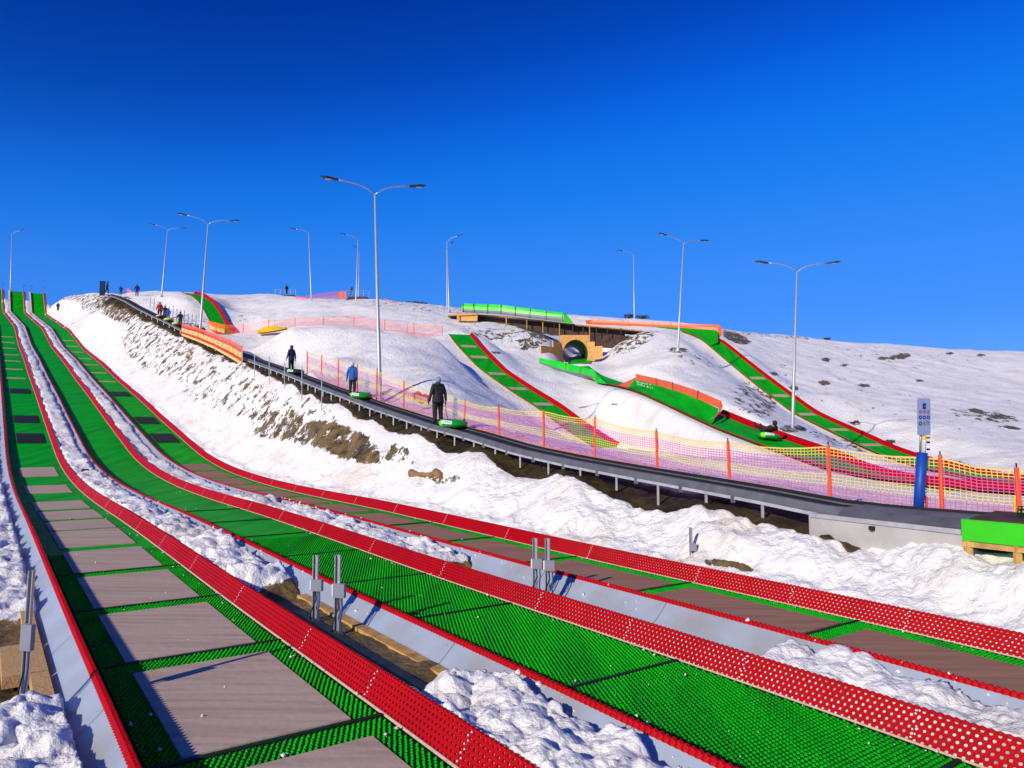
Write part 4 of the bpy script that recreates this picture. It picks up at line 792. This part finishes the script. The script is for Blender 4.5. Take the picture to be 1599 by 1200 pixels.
def shrub(u, v, Y, w_, h_, label):
    p = P3(u, v, Y); root = empty('bare_shrub', p, label, 'shrub', 'dark shrubs on the skyline'); k = MB(p); rg = random.Random(int(u))
    for i in range(26):
        a = rg.uniform(0, 6.28); e = np.array([math.cos(a) * w_ * rg.uniform(.2, 1), math.sin(a) * w_ * .6, h_ * rg.uniform(.5, 1.1)]); m_ = p + e * .5 + np.array([0, 0, .1]); k.tube([p - (0, 0, .2), m_, p + e], [.05, .035, .015], 4)
    k.build('branches', M['brush'], root); k = MB(p)
    for i in range(260):
        c = p + np.array([rg.uniform(-1, 1) * w_, rg.uniform(-.6, .6) * w_, h_ * rg.uniform(.1, 1)]); s_ = .13; k.add([c + np.array([rg.uniform(-s_, s_), rg.uniform(-s_, s_), rg.uniform(-s_, s_)]) for _ in range(3)], [(0, 1, 2)])
    k.build('dry_leaves', M['brush'], root, weld=False)
for a in ((642, 476, 122, .9, .5, 'low dark shrub on the skyline left of the bridge, left of two'), (657, 477, 122, 1.1, .5, 'low dark shrub on the skyline left of the bridge, right of two'), (983, 497, 117, .8, .6, 'dark shrub on the skyline left of the lamp behind the orange wall'), (1004, 498, 117, 1.1, .5, 'wide dark shrub on the skyline right of the lamp behind the orange wall'), (1292, 531, 122, .5, .3, 'tiny dark shrub on the snowy skyline at far right')): shrub(*a)

# ------------------------------------------------------------------ skyline platforms
def platform(u0, u1, v, Y, label, rails):
    a, b = P3(u0, v, Y), P3(u1, v, Y); c = (a + b) / 2; root = empty('lookout_platform', c, label, 'platform'); k = MB(c); k.hexa([a - (0, 0, .5), b - (0, 0, .5), b + (0, 2, -.5), a + (0, 2, -.5), a + (.4, 0, 0), b - (.4, 0, 0), b + (-.4, 2, 0), a + (.4, 2, 0)]); k.build('dark_deck', M['timber_dark'], root)
    n_ = 5
    for i in range(n_):
        q = a + (b - a) * i / (n_ - 1); k = MB(c); k.tube([q, q + (0, 0, rails)], .035, 6); k.build('rail_post', M['galv'], root)
    k = MB(c); k.tube([a + (0, 0, rails), b + (0, 0, rails)], .03, 6); k.build('hand_rail', M['galv'], root)
    k = MB(c); k.tube([a + (0, 0, rails * .55), b + (0, 0, rails * .55)], .025, 6); k.build('mid_rail', M['galv'], root)
platform(430, 462, 460.5, 128, 'low dark platform on the left skyline with one person on it', .9)
platform(541, 577, 463.5, 118, 'dark railed platform on the skyline behind a lamp post with one person on it', 1.0)
# blue-black cabinet at the lift top
p = P3(160, 460, 113); k = MB(p); k.box(p + (0, 0, .9), (.65, .6, 2.1), .3); k.box(p + (0, 0, 1.98), (.75, .7, .08), .3); o = k.build('control_cabinet', M['jacket_navy']); tag(o, 'tall dark blue cabinet beside the person at the lift top', 'cabinet')

# ------------------------------------------------------------------ sign on blue padded post
ys = PS(float(pc(6.9)) + .8, 6.9)[1]
s_ = s_of_u(1436, 800, lambda s: pc(s) + .75); x, y = PS(float(pc(s_)) + .75, s_); b = P3(1433, 800, y); sg = empty('lift_sign', b, 'white pictogram sign on a blue padded post beside the lift entrance', 'sign'); ob = np.array(b)
px_ = y / F
def sq(u, v, dy=0): q = P3(u, v, y); return q + np.array([0, dy, 0])
k = MB(ob); k.tube([sq(1434, 806), sq(1437, 760), sq(1440.5, 707)], [.088, .092, .094], 12); k.build('blue_padding', M['blue_pad'], sg, True)
k = MB(ob); k.tube([sq(1437.5, 710), sq(1439, 660, -.0)], .022, 8); k.build('sign_pole', M['galv'], sg, True)
k = MB(ob); k.tube([sq(1443.5, 710), sq(1445, 660)], .030, 8); k.build('sign_pole', M['white'], sg, True)
k = MB(ob); k.tube([sq(1443.3, 687), sq(1443.8, 681)], .034, 8); k.build('yellow_band', M['yellow'], sg)
for v_ in (684, 691, 702): k = MB(ob); k.box(sq(1449.5, v_, -.01), (.04, .05, .035)); k.build('clamp', M['tube_red' if v_ == 684 else 'black'], sg)
B_ = MB(ob); c = sq(1441.5, 651, -.05); w_, h_ = 22.5 * px_, 57 * px_
def rr(cx, cz, w, h, r, n=5):
    out = []
    for qx, qz, a0 in ((w / 2 - r, h / 2 - r, 0), (-w / 2 + r, h / 2 - r, 90), (-w / 2 + r, -h / 2 + r, 180), (w / 2 - r, -h / 2 + r, 270)):
        for i in range(n + 1): a = R(a0 + 90 * i / n); out.append((cx + qx + r * math.cos(a), cz + qz + r * math.sin(a)))
    return out
lean = .035
def sp_(x, z, dy=0): return c + np.array([x + z * lean, dy + x * .25, z])
out = rr(0, 0, w_, h_, .03); n_ = len(out); B_.add([sp_(*q) for q in out] + [sp_(*q, .03) for q in out], [tuple(range(n_))[::-1], tuple(range(n_, 2 * n_))] + [(i, (i + 1) % n_, n_ + (i + 1) % n_, n_ + i) for i in range(n_)]); bd = B_.build('sign_board', M['sign_white'], sg)
def mark(nm, m, shp):
    k = MB(ob)
    for o in shp: k.add([sp_(*q, -.004) for q in o], [tuple(range(len(o)))[::-1]])
    k.build(nm, m, bd)
def disc(x, z, r, r2=0, n=12):
    if not r2: return [[(x + r * math.cos(6.283 * i / n), z + r * math.sin(6.283 * i / n)) for i in range(n)]]
    return [[(x + a * math.cos(6.283 * i / n), z + a * math.sin(6.283 * i / n)) for a, i in ((r, j), (r, j + 1), (r2, j + 1), (r2, j))] for j in range(n)]
def rect(x, z, w, h): return [[(x - w / 2, z - h / 2), (x + w / 2, z - h / 2), (x + w / 2, z + h / 2), (x - w / 2, z + h / 2)]]
mark('blue_pictogram', M['sign_blue'], rect(.0, .225, .075, .05) + rect(0, .165, .075, .05) + rect(-.02, .195, .02, .1))
for i in range(3): mark('red_round_pictogram', M['sign_red'], disc(-.085 + i * .085, .09, .034, .024) + rect(-.085 + i * .085, .09, .012, .05))
for i in range(3): mark('blue_round_pictogram', M['sign_blue'], disc(-.085 + i * .085, -.015, .037, .016))
mark('blue_round_pictogram', M['sign_blue'], disc(-.085, -.13, .04, .02)); mark('green_pictogram', M['sign_green'], rect(0, -.13, .04, .075)); mark('blue_arch_pictogram', M['sign_blue'], rect(.055, -.13, .012, .07) + rect(.075, -.10, .05, .014) + rect(.098, -.13, .012, .07))
# small striped marker stakes by the lift entrance
for u, vt, vb, lb in ((1447.5, 776, 802, 'short dark red stake beside the foot of the blue padded post'), (1585, 777, 812, 'short striped stake at the right edge behind the green ramp')):
    s = s_of_u(min(u, 1590), vb, lambda s: pc(s) + .9); x, y = PS(float(pc(s)) + .9, s); b = P3(u, vb, y); t = P3(u, vt, y); k = MB(b); k.tube([b, b * .5 + t * .5, t], .02, 6); o = k.build('marker_stake', M['red_net'] if u < 1500 else M['yellow']); tag(o, lb, 'stake')
x, y = PS(float(pc(3.9)) + .9, 3.9); b = P3(1594, 818, y); o_ = MB(b)
for i in range(5):
    for j in range(5):
        q0 = b + np.array([i * .06 - .04 + j * .01, 0, j * .06]); ang = [math.pi / 4 * t for t in range(8)]
        sqr = [q0 + np.array([.03 * a, 0, .03 * c_]) for a, c_ in ((1, 0), (1, 1), (0, 1), (-1, 1), (-1, 0), (-1, -1), (0, -1), (1, -1))]; ho = [q0 + np.array([.018 * math.cos(t), 0, .018 * math.sin(t)]) for t in ang]
        o_.add(sqr + ho, [(t, (t + 1) % 8, 8 + (t + 1) % 8, 8 + t) for t in range(8)])
o = o_.build('mat_offcut', M['green_under']); tag(o, 'dark green perforated mat piece standing at the right edge behind the ramp', 'mat')

# ------------------------------------------------------------------ tubes and people
def make_tube(cols, r=.58):
    root = empty('snow_tube', (0, 0, 0), 'x', 'snow tube', 'inflatable snow tubes'); n, m_ = 40, 14
    def tor(a, b, rm=.19): return [(math.cos(a) * ((r - rm) + rm * math.cos(b)), math.sin(a) * ((r - rm) + rm * math.cos(b)), .15 + .15 * math.sin(b)) for _ in (0,)][0]
    k = MB(); b_ = [2 * math.pi * j / m_ for j in range(m_)]
    vs = [tor(2 * math.pi * i / n, b) for i in range(n) for b in b_]; fs = []; mi = []
    for i in range(n):
        for j in range(m_):
            a = i * m_ + j; fs.append((a, ((i + 1) % n) * m_ + j, ((i + 1) % n) * m_ + (j + 1) % m_, i * m_ + (j + 1) % m_)); sb = math.sin(b_[j] + math.pi / m_)
            an = (i / n) % 1.0; mi.append(2 if (.50 < an < .58) else (1 if (abs(sb) < .22 and math.cos(b_[j]) > 0) else 0))
    k.v = vs; k.f = fs; k.m = mi; k.build('inflated_ring', [M[c] for c in cols], root, True)
    k = MB(); k.add([(.42 * math.cos(t), .42 * math.sin(t), .10) for t in np.linspace(0, 2 * math.pi, 21)[:-1]], [tuple(range(20))]); k.build('seat_base', M['black'], root)
    k = MB(); k.grid([[tuple(np.array(tor(a, b)) * np.array([1.006, 1.006, 1]) + (0, 0, .002)) for a in np.linspace(math.pi * 1.18, math.pi * 1.44, 7)] for b in np.linspace(.05, 1.1, 5)]); k.build('white_label', M['white'], root, True)
    k = MB(); rg = random.Random(5)
    for i in range(4):
        a = math.pi * (1.23 + .05 * i); q = [np.array(tor(a + da, b)) * np.array([1.012, 1.012, 1]) + (0, 0, .005) for da, b in ((0, .3), (.09, .3), (.09, .8), (0, .8))]; k.add(q, [(0, 1, 2, 3)])
    k.build('label_lettering', M['box_grey'], root, weld=False)
    for a in (0, math.pi): k = MB(); k.tube([(math.cos(a + t) * (r - .16), math.sin(a + t) * (r - .16), .29 + .07 * math.sin((t + .25) / .5 * math.pi)) for t in np.linspace(-.25, .25, 6)], .018, 6); k.build('handle', M['black'], root)
    return root
def person(p, rz, h, cols, label, pose='stand', hat='hat_dark', near=False, hair=None, wide=1.0):
    jk, tr, bt = cols; root = empty('person', p, label, 'person', None, rz); S_ = h / 1.75
    if pose == 'stand':
        J = dict(pelvis=(0, 0, .93), waist=(0, .01, 1.08), chest=(0, .0, 1.30), neck=(0, 0, 1.49), head=(0, .015, 1.58), top=(0, .01, 1.68), nose=(0, .11, 1.585),
                 sl=(-.18, 0, 1.42), el=(-.27, -.03, 1.15), wl=(-.33, .02, .90), hl=(-.35, .04, .82), sr=(.18, 0, 1.42), er=(.25, -.04, 1.15), wr=(.27, -.06, .92), hr=(.28, -.07, .84),
                 pl=(-.10, 0, .88), kl=(-.115, .02, .49), al=(-.12, -.01, .10), tl=(-.13, .15, .05), pr=(.10, 0, .88), kr=(.115, .03, .49), ar=(.12, 0, .10), trr=(.13, .16, .05))
    elif pose == 'recline':
        J = dict(pelvis=(0, 0, .34), waist=(0, -.14, .40), chest=(0, -.36, .50), neck=(0, -.50, .60), head=(0, -.57, .68), top=(0, -.60, .78), nose=(0, -.47, .72),
                 sl=(-.19, -.42, .55), el=(-.34, -.22, .42), wl=(-.36, 0, .40), hl=(-.36, .08, .40), sr=(.19, -.42, .55), er=(.34, -.22, .42), wr=(.36, 0, .40), hr=(.36, .08, .40),
                 pl=(-.10, .05, .34), kl=(-.14, .42, .50), al=(-.16, .78, .62), tl=(-.17, .84, .82), pr=(.10, .05, .34), kr=(.14, .42, .46), ar=(.16, .80, .55), trr=(.17, .86, .74))
    else:      # walking / stepping
        J = dict(pelvis=(0, 0, .93), waist=(0, .03, 1.08), chest=(0, .07, 1.29), neck=(0, .10, 1.47), head=(0, .12, 1.56), top=(0, .12, 1.66), nose=(0, .215, 1.56),
                 sl=(-.18, .07, 1.41), el=(-.25, -.06, 1.16), wl=(-.25, -.02, .93), hl=(-.25, .02, .85), sr=(.18, .07, 1.41), er=(.25, .10, 1.14), wr=(.24, .28, 1.0), hr=(.24, .35, .96),
                 pl=(-.10, 0, .88), kl=(-.11, .17, .50), al=(-.12, .16, .10), tl=(-.12, .32, .06), pr=(.10, 0, .88), kr=(.11, -.02, .48), ar=(.11, -.22, .13), trr=(.12, -.08, .05))
    names = list(J); id_ = {n: i for i, n in enumerate(names)}
    E_ = [('pelvis', 'waist'), ('waist', 'chest'), ('chest', 'neck'), ('neck', 'head'), ('head', 'top'), ('head', 'nose'), ('chest', 'sl'), ('sl', 'el'), ('el', 'wl'), ('wl', 'hl'), ('chest', 'sr'), ('sr', 'er'), ('er', 'wr'), ('wr', 'hr'),
          ('pelvis', 'pl'), ('pl', 'kl'), ('kl', 'al'), ('al', 'tl'), ('pelvis', 'pr'), ('pr', 'kr'), ('kr', 'ar'), ('ar', 'trr')]
    Rr = dict(pelvis=(.175, .14), waist=(.175, .135), chest=(.19, .14), neck=(.06, .06), head=(.088, .10), top=(.06, .065), nose=(.012, .012), sl=(.085, .085), el=(.066, .066), wl=(.048, .048), hl=(.04, .03), sr=(.085, .085), er=(.066, .066), wr=(.048, .048), hr=(.04, .03),
              pl=(.115, .12), kl=(.085, .088), al=(.065, .068), tl=(.05, .04), pr=(.115, .12), kr=(.085, .088), ar=(.065, .068), trr=(.05, .04))
    fingers = []
    if near:
        for s_, wn, hn in ((-1, 'wl', 'hl'), (1, 'wr', 'hr')):
            a = np.array(J[wn]); b = np.array(J[hn]); d = (b - a) / np.linalg.norm(b - a); sd = np.array([0, 1., 0]); sd -= d * (sd @ d); sd /= np.linalg.norm(sd); inn = np.cross(d, sd) * s_ * -1
            for q, (o, ln) in enumerate(((-.033, .062), (-.011, .076), (.011, .080), (.033, .072))): fingers.append((b + sd * o + d * .02, b + sd * o + d * (.02 + ln * .55) , b + sd * o * .9 + d * (.02 + ln) + inn * .028, .0115))
            fingers.append((a * .5 + b * .5 + sd * .03, b + sd * .058, b + sd * .055 + d * .035 + inn * .015, .013))
    me = bpy.data.meshes.new('body'); V_ = [tuple(np.array(J[n]) * S_ * ((wide, 1, 1) if pose != 'recline' else (1, 1, 1))) for n in names]; Ed = [(id_[a], id_[b]) for a, b in E_]
    me.from_pydata(V_, Ed, []); o = bpy.data.objects.new('body', me); C.objects.link(o)
    sk = o.modifiers.new('s', 'SKIN'); su = o.modifiers.new('u', 'SUBSURF'); su.levels = su.render_levels = 2 if near else 1
    for i, n in enumerate(names):
        d = me.skin_vertices[0].data[i]; d.radius = (Rr[n][0] * S_ * wide, Rr[n][1] * S_ * wide); d.use_root = (i == 0)
    dg = bpy.context.evaluated_depsgraph_get(); dg.update(); nm = bpy.data.meshes.new_from_object(o.evaluated_get(dg)); o.modifiers.clear(); o.data = nm; nm.name = 'body'
    nm.materials.clear()
    for m_ in (M[jk], M[tr], M[bt], M['skin'], M['glove']): nm.materials.append(m_)
    seg = [(np.array(V_[id_[a]]), np.array(V_[id_[b]]), dict(head=3, hl=4, hr=4).get(b, dict(top=3, nose=3, neck=0, pl=1, pr=1, kl=1, kr=1, al=1, ar=1, tl=2, trr=2).get(b, 0))) for a, b in E_]
    zcut = .80 * S_
    for f in nm.polygons:
        c = np.array(f.center); best = (9, 0)
        for a, b, mi in seg:
            d = b - a; t = min(max((c - a) @ d / (d @ d), 0), 1); dd = np.linalg.norm(c - a - d * t)
            if dd < best[0]: best = (dd, mi)
        mi = best[1]
        if pose != 'recline' and mi == 1 and c[2] > zcut: mi = 0
        if pose != 'recline' and mi == 1 and c[2] < .13 * S_: mi = 2
        f.material_index = mi; f.use_smooth = True
    o.parent = root
    hd = np.array(J['head']) * S_; hx = (np.array(J['top']) - np.array(J['head'])) * S_; hx /= np.linalg.norm(hx)
    # knitted hat or hood over the skull
    bm = bmesh.new(); bmesh.ops.create_uvsphere(bm, u_segments=16, v_segments=10, radius=1); k = MB(); fw_ = np.array([0, 1., 0]); fw_ -= hx * (fw_ @ hx); fw_ /= np.linalg.norm(fw_); sd = np.cross(fw_, hx); vs = []
    for a in bm.verts:
        zz = a.co.z if a.co.z > -.35 or a.co.y < .1 else -.35 + (a.co.z + .35) * .1
        rad_ = .118 * S_ * (1.0 if not (a.co.y > .35 and a.co.z < .15) else .82); vs.append(hd + hx * (.045 * S_) + sd * a.co.x * rad_ * .95 + fw_ * (a.co.y * rad_ * 1.08 - .012) + hx * zz * .125 * S_)
    k.v = [tuple(v) for v in vs]; k.f = [tuple(q.index for q in f.verts) for f in bm.faces]; k.m = [0] * len(k.f); bm.free(); k.build('knitted_hat', M[hat], root, True)
    if near:
        for s_ in (-1, 1):
            k = MB(); c = hd + fw_ * .098 * S_ + sd * s_ * .032 * S_ + hx * .012; k.box(c, (.018, .01, .012)); k.build('eye', M['black'], root)
            if pose != 'recline':
                pass
        k = MB()
        for a, b, c, r_ in fingers: k.tube([a * S_, b * S_, c * S_], [r_ * S_, r_ * .95 * S_, r_ * .8 * S_], 6)
        g_ = None
        n5 = len(fingers) // 2
        for q in range(2):
            k = MB()
            for a, b, c, r_ in fingers[q * n5:(q + 1) * n5]: k.tube([a * S_, b * S_, c * S_], [r_ * S_, r_ * .95 * S_, r_ * .8 * S_], 6)
            k.build('glove_fingers', M['glove'], root, True)
        # jacket hem and collar
        if pose != 'recline':
            k = MB(); k.grid([[tuple(np.array([math.cos(t) * rx * wide, math.sin(t) * ry * wide + .0, z]) * S_) for t in np.linspace(0, 2 * math.pi, 17)] for z, rx, ry in ((1.02, .20, .155), (.86, .215, .165), (.76, .21, .16), (.765, .19, .14))]); k.build('jacket_hem', M[jk], root, True)
            k = MB(); k.grid([[tuple(np.array([math.cos(t) * rr_, math.sin(t) * rr_, z]) * S_) for t in np.linspace(0, 2 * math.pi, 13)] for z, rr_ in ((1.44, .125), (1.49, .10), (1.54, .095))]); k.build('collar', M[jk], root, True)
    return root
UP_ = PHI + 0.0                      # facing up the lift: local +y turned to the lane direction
tubeG = make_tube(('tube_green', 'tube_dark', 'tube_lime')); tubeY = None; tube_first = [True]
def put_tube(p, label, rz=0, pitch=0, cols=None, sc=1.0):
    if cols: o = make_tube(cols); o['label'] = label
    elif tube_first[0]: o = tubeG; o['label'] = label; tube_first[0] = False
    else: o = dup(tubeG, p, label)
    o.location = tuple(float(a) for a in p); o.rotation_euler = (pitch[0], pitch[1], rz) if pitch else (0, 0, rz); o.scale = (sc,) * 3
    return o
def belt_at(u, v): s = s_of_u(u, v, pc); return s, cpt(0, s, .005)
riders = [(684, 668, 75, ('jacket_black', 'trousers', 'boot'), 'hat_blue', 'person in black jacket and light blue hat riding the lift, lowest rider', 'green snow tube with white label behind the person in black on the lift', 715, None, 0, 1.08),
          (550, 617, 53, ('jacket_blue', 'trousers', 'boot_white'), 'hat_white', 'person in blue jacket and pale hat riding the lift, turned towards a green tube', 'green snow tube with white label behind the person in blue on the lift', 567, None, -.9, .98),
          (455, 583, 43, ('jacket_navy', 'trousers', 'boot'), 'hat_dark', 'person in navy jacket and dark hat riding the lift, highest of the three spread riders', 'green and red snow tube behind the person in navy on the lift', 463, ('tube_dark', 'tube_red', 'tube_lime'), .3, .98)]
for u, v, hp, cols, hat, lb, tl, tu, tc_, dr, wd in riders:
    s, b = belt_at(u, v); hgt = min(max(hp * b[1] / F, 1.55), 1.92); person(b, UP_ + dr, hgt, cols, lb, 'stand', hat, True, wide=wd)
    s2 = s - 1.4 if u > 500 else s - 1.15; q = cpt(0, s2, .03); slope = math.atan2(float(zc(s2 + .4) - zc(s2 - .4)), .8)
    to = put_tube(q, tl, 0, None, tc_, .98); to.rotation_euler = Matrix.Rotation(PHI, 4, 'Z').to_euler(); to.rotation_euler = (Matrix.Rotation(PHI, 3, 'Z') @ Matrix.Rotation(slope, 3, 'X') @ Matrix.Rotation(-PHI + .15, 3, 'Z')).to_euler()
    a = UP_ + dr; hx_, hy_ = .27 * hgt / 1.75, -.06; hand = b + np.array([hx_ * math.cos(a) - hy_ * math.sin(a), hx_ * math.sin(a) + hy_ * math.cos(a), .84 * hgt / 1.75]); d_ = (b - q); d_ /= np.linalg.norm(d_)
    k = MB(hand); k.tube([hand, (hand + q + d_ * .5) / 2 + (0, 0, -.03), q + d_ * .42 + (0, 0, .24)], .014, 6); o = k.build('tow_strap', M['cable'], None); tag(o, 'dark tow strap from the hand of the rider in ' + ('black' if u == 684 else 'blue' if u == 550 else 'navy') + ' to the tube', 'strap', 'tow straps')
small = [(167, 459, 20, 115, ('jacket_black', 'trousers', 'boot'), 'hat_dark', 'person in black beside the dark cabinet at the lift top', 'walk', -1.2),
         (189, 463, 14, 118, ('jacket_dark', 'trousers', 'boot'), 'hat_dark', 'small dark figure seen to the chest behind the belt near the lift top', 'stand', .5),
         (214, 469, 19, 112, ('jacket_navy', 'trousers_brown', 'boot'), 'hat_dark', 'person in navy jacket near the orange net at the lift top', 'stand', .6),
         (249, 490, 24, 92, ('jacket_red', 'trousers', 'boot'), 'hat_dark', 'person in red jacket riding the upper lift', 'stand', .6),
         (257, 495, 22, 90, ('jacket_black', 'trousers', 'boot'), 'hat_dark', 'person in black partly hidden between the red and the blue jacket', 'stand', .6),
         (262, 496, 20, 88.5, ('jacket_blue', 'jacket_blue', 'boot'), 'hat_dark', 'person all in blue riding the upper lift behind a yellow tube', 'stand', .4),
         (281, 504, 24, 83, ('jacket_navy', 'trousers', 'boot'), 'hat_dark', 'person in dark clothes standing alone between the blue rider and the net', 'stand', .6),
         (298, 509, 18, 79, ('jacket_teal', 'trousers', 'boot'), 'hat_dark', 'person in teal jacket bending behind the bright net fence', 'walk', .8),
         (309, 513, 22, 77.5, ('jacket_olive', 'trousers', 'boot'), 'hat_yellow', 'person in lime hat left of the pair behind the bright net fence', 'stand', .4),
         (317, 517, 22, 76, ('jacket_navy', 'jacket_navy', 'boot'), 'hat_yellow', 'broad person in navy with pale yellow hat at the foot of the lamp', 'stand', .3),
         (92, 460, 14, 155, ('jacket_navy', 'jacket_navy', 'boot'), 'hat_dark', 'person in dark clothes on the left skyline beside the lane tops', 'stand', 1.2),
         (448, 460, 15, 128, ('jacket_black', 'trousers', 'boot'), 'hat_dark', 'person in black standing on the left skyline platform', 'stand', 1.0),
         (549, 463, 15, 118.5, ('jacket_black', 'trousers', 'boot'), 'hat_dark', 'person in black standing on the railed skyline platform by the lamp', 'walk', -1.0)]
for u, v, hp, Y, cols, hat, lb, po, dr in small:
    b = P3(u, v, Y)
    if u in (249, 257, 262, 281): s = s_of_u(u, v + 3, pc); b = cpt(.05, s, .01); Y = b[1]
    elif u not in (448, 549, 167): b[2] = gz(b[0], b[1])
    else: b[2] += .03
    person(b, dr, hp * Y / F, cols, lb, po, hat, False, wide=1.1)
for u, v, Y, cols, lb in ((252, 493, 90, ('tube_red', 'tube_yellow', 'tube_yellow'), 'red and yellow snow tube at the feet of the person in red'), (264, 499, 86, ('tube_yellow', 'tube_dark', 'tube_lime'), 'yellow snow tube on the upper lift behind the blue rider'), (277, 507, 82, ('tube_yellow', 'tube_lime', 'tube_lime'), 'yellow snow tube just above the end of the bright net fence')):
    s = s_of_u(u, v, pc); q = cpt(0, s, .05); put_tube(q, lb, .3, None, cols, 1.0)
# the rider on the curving slide
b = P3(1172, 690, 37.4); i = int(np.argmin(np.linalg.norm(ST_E[0] - b, axis=1))); cc = (ST_E[0][i] + ST_E[1][i]) / 2; t_ = ST_E[0][i + 1] - ST_E[0][i]; t_ /= np.linalg.norm(t_); rz_ = math.atan2(t_[1], t_[0]) + math.pi / 2
q = cc + np.array([0, 0, .06]); put_tube(q, 'green and yellow snow tube carrying the reclining person down the curving slide', .4, (0, .18), ('tube_green', 'tube_yellow', 'tube_lime'), 1.0)
person(q + np.array([0, 0, .02]), rz_, 1.9, ('jacket_black', 'trousers', 'boot'), 'person in black lying back in a snow tube on the curving slide', 'recline', 'hat_dark', True)

# row of thin pale stakes behind the riders at the upper lift
rf = empty('stake_railing', cpt(1.3, 95, 0), 'row of thin grey stakes behind the riders on the upper lift', 'railing'); ob = np.array(rf.location); prev = None
for i, u in enumerate(range(234, 312, 6)):
    s = s_of_u(u, 500, lambda q: pc(q) + 1.3); x, y = PS(float(pc(s)) + 1.3, s); z = float(zc(s)) - .2; k = MB(ob); k.tube([(x, y, z - .3), (x + .03, y, z + 1.75 + .1 * math.sin(i * 2.3))], .032, 6); k.build('stake', M['rail'], rf)
    if prev is not None and i % 1 == 0: k = MB(ob); k.tube([prev, (x, y, z + 1.1)], .012, 5); k.build('rope', M['rail'], rf)
    prev = (x, y, z + 1.1)
# crumbs of snow that have rolled onto the mats and lips
k = MB(lane_pt(5, 8, 0)); rg = np.random.RandomState(4); oc = [(1, 0, 0), (-1, 0, 0), (0, 1, 0), (0, -1, 0), (0, 0, 1), (0, 0, -1)]; of = [(0, 2, 4), (2, 1, 4), (1, 3, 4), (3, 0, 4), (2, 0, 5), (1, 2, 5), (3, 1, 5), (0, 3, 5)]
for i in range(620):
    L_ = rg.randint(3); pf = PF[L_]; s = 2.5 + 34 * rg.rand() ** 1.5; e = rg.rand()
    p = pf - 2.18 + rg.exponential(.12) if e < .45 else (pf - .03 - rg.exponential(.10) if e < .85 else pf - 2.1 + 2 * rg.rand())
    if not pf - 2.19 < p < pf - .01: continue
    r_ = .006 + .018 * rg.rand() ** 2.5; c = lane_pt(p, s, .02 + r_ * .6); k.add([c + np.array(o) * r_ * (.6 + .8 * rg.rand()) for o in oc], of)
for i in range(500):
    g_ = rg.randint(2); p = (4.60, 8.42)[g_] + .25 * rg.rand() ** 1.6 ; s = 2.0 + 26 * rg.rand(); bare = (7 < s < 13) if g_ == 0 else (5.8 < s < 13.2)
    if bare and rg.rand() < .9: continue
    r_ = .012 + .035 * rg.rand() ** 2; f = max(0, (PF[g_ + 1] - 2.37 - p) / .33); c = lane_pt(p, s, .272 * (1 - f) ** 1.15 - .03 * f + r_ * .5); k.add([c + np.array(o) * r_ * (.6 + .8 * rg.rand()) for o in oc], of)
o = k.build('snow_crumbs', M['snow'], weld=False, smooth=True); o['kind'] = 'stuff'
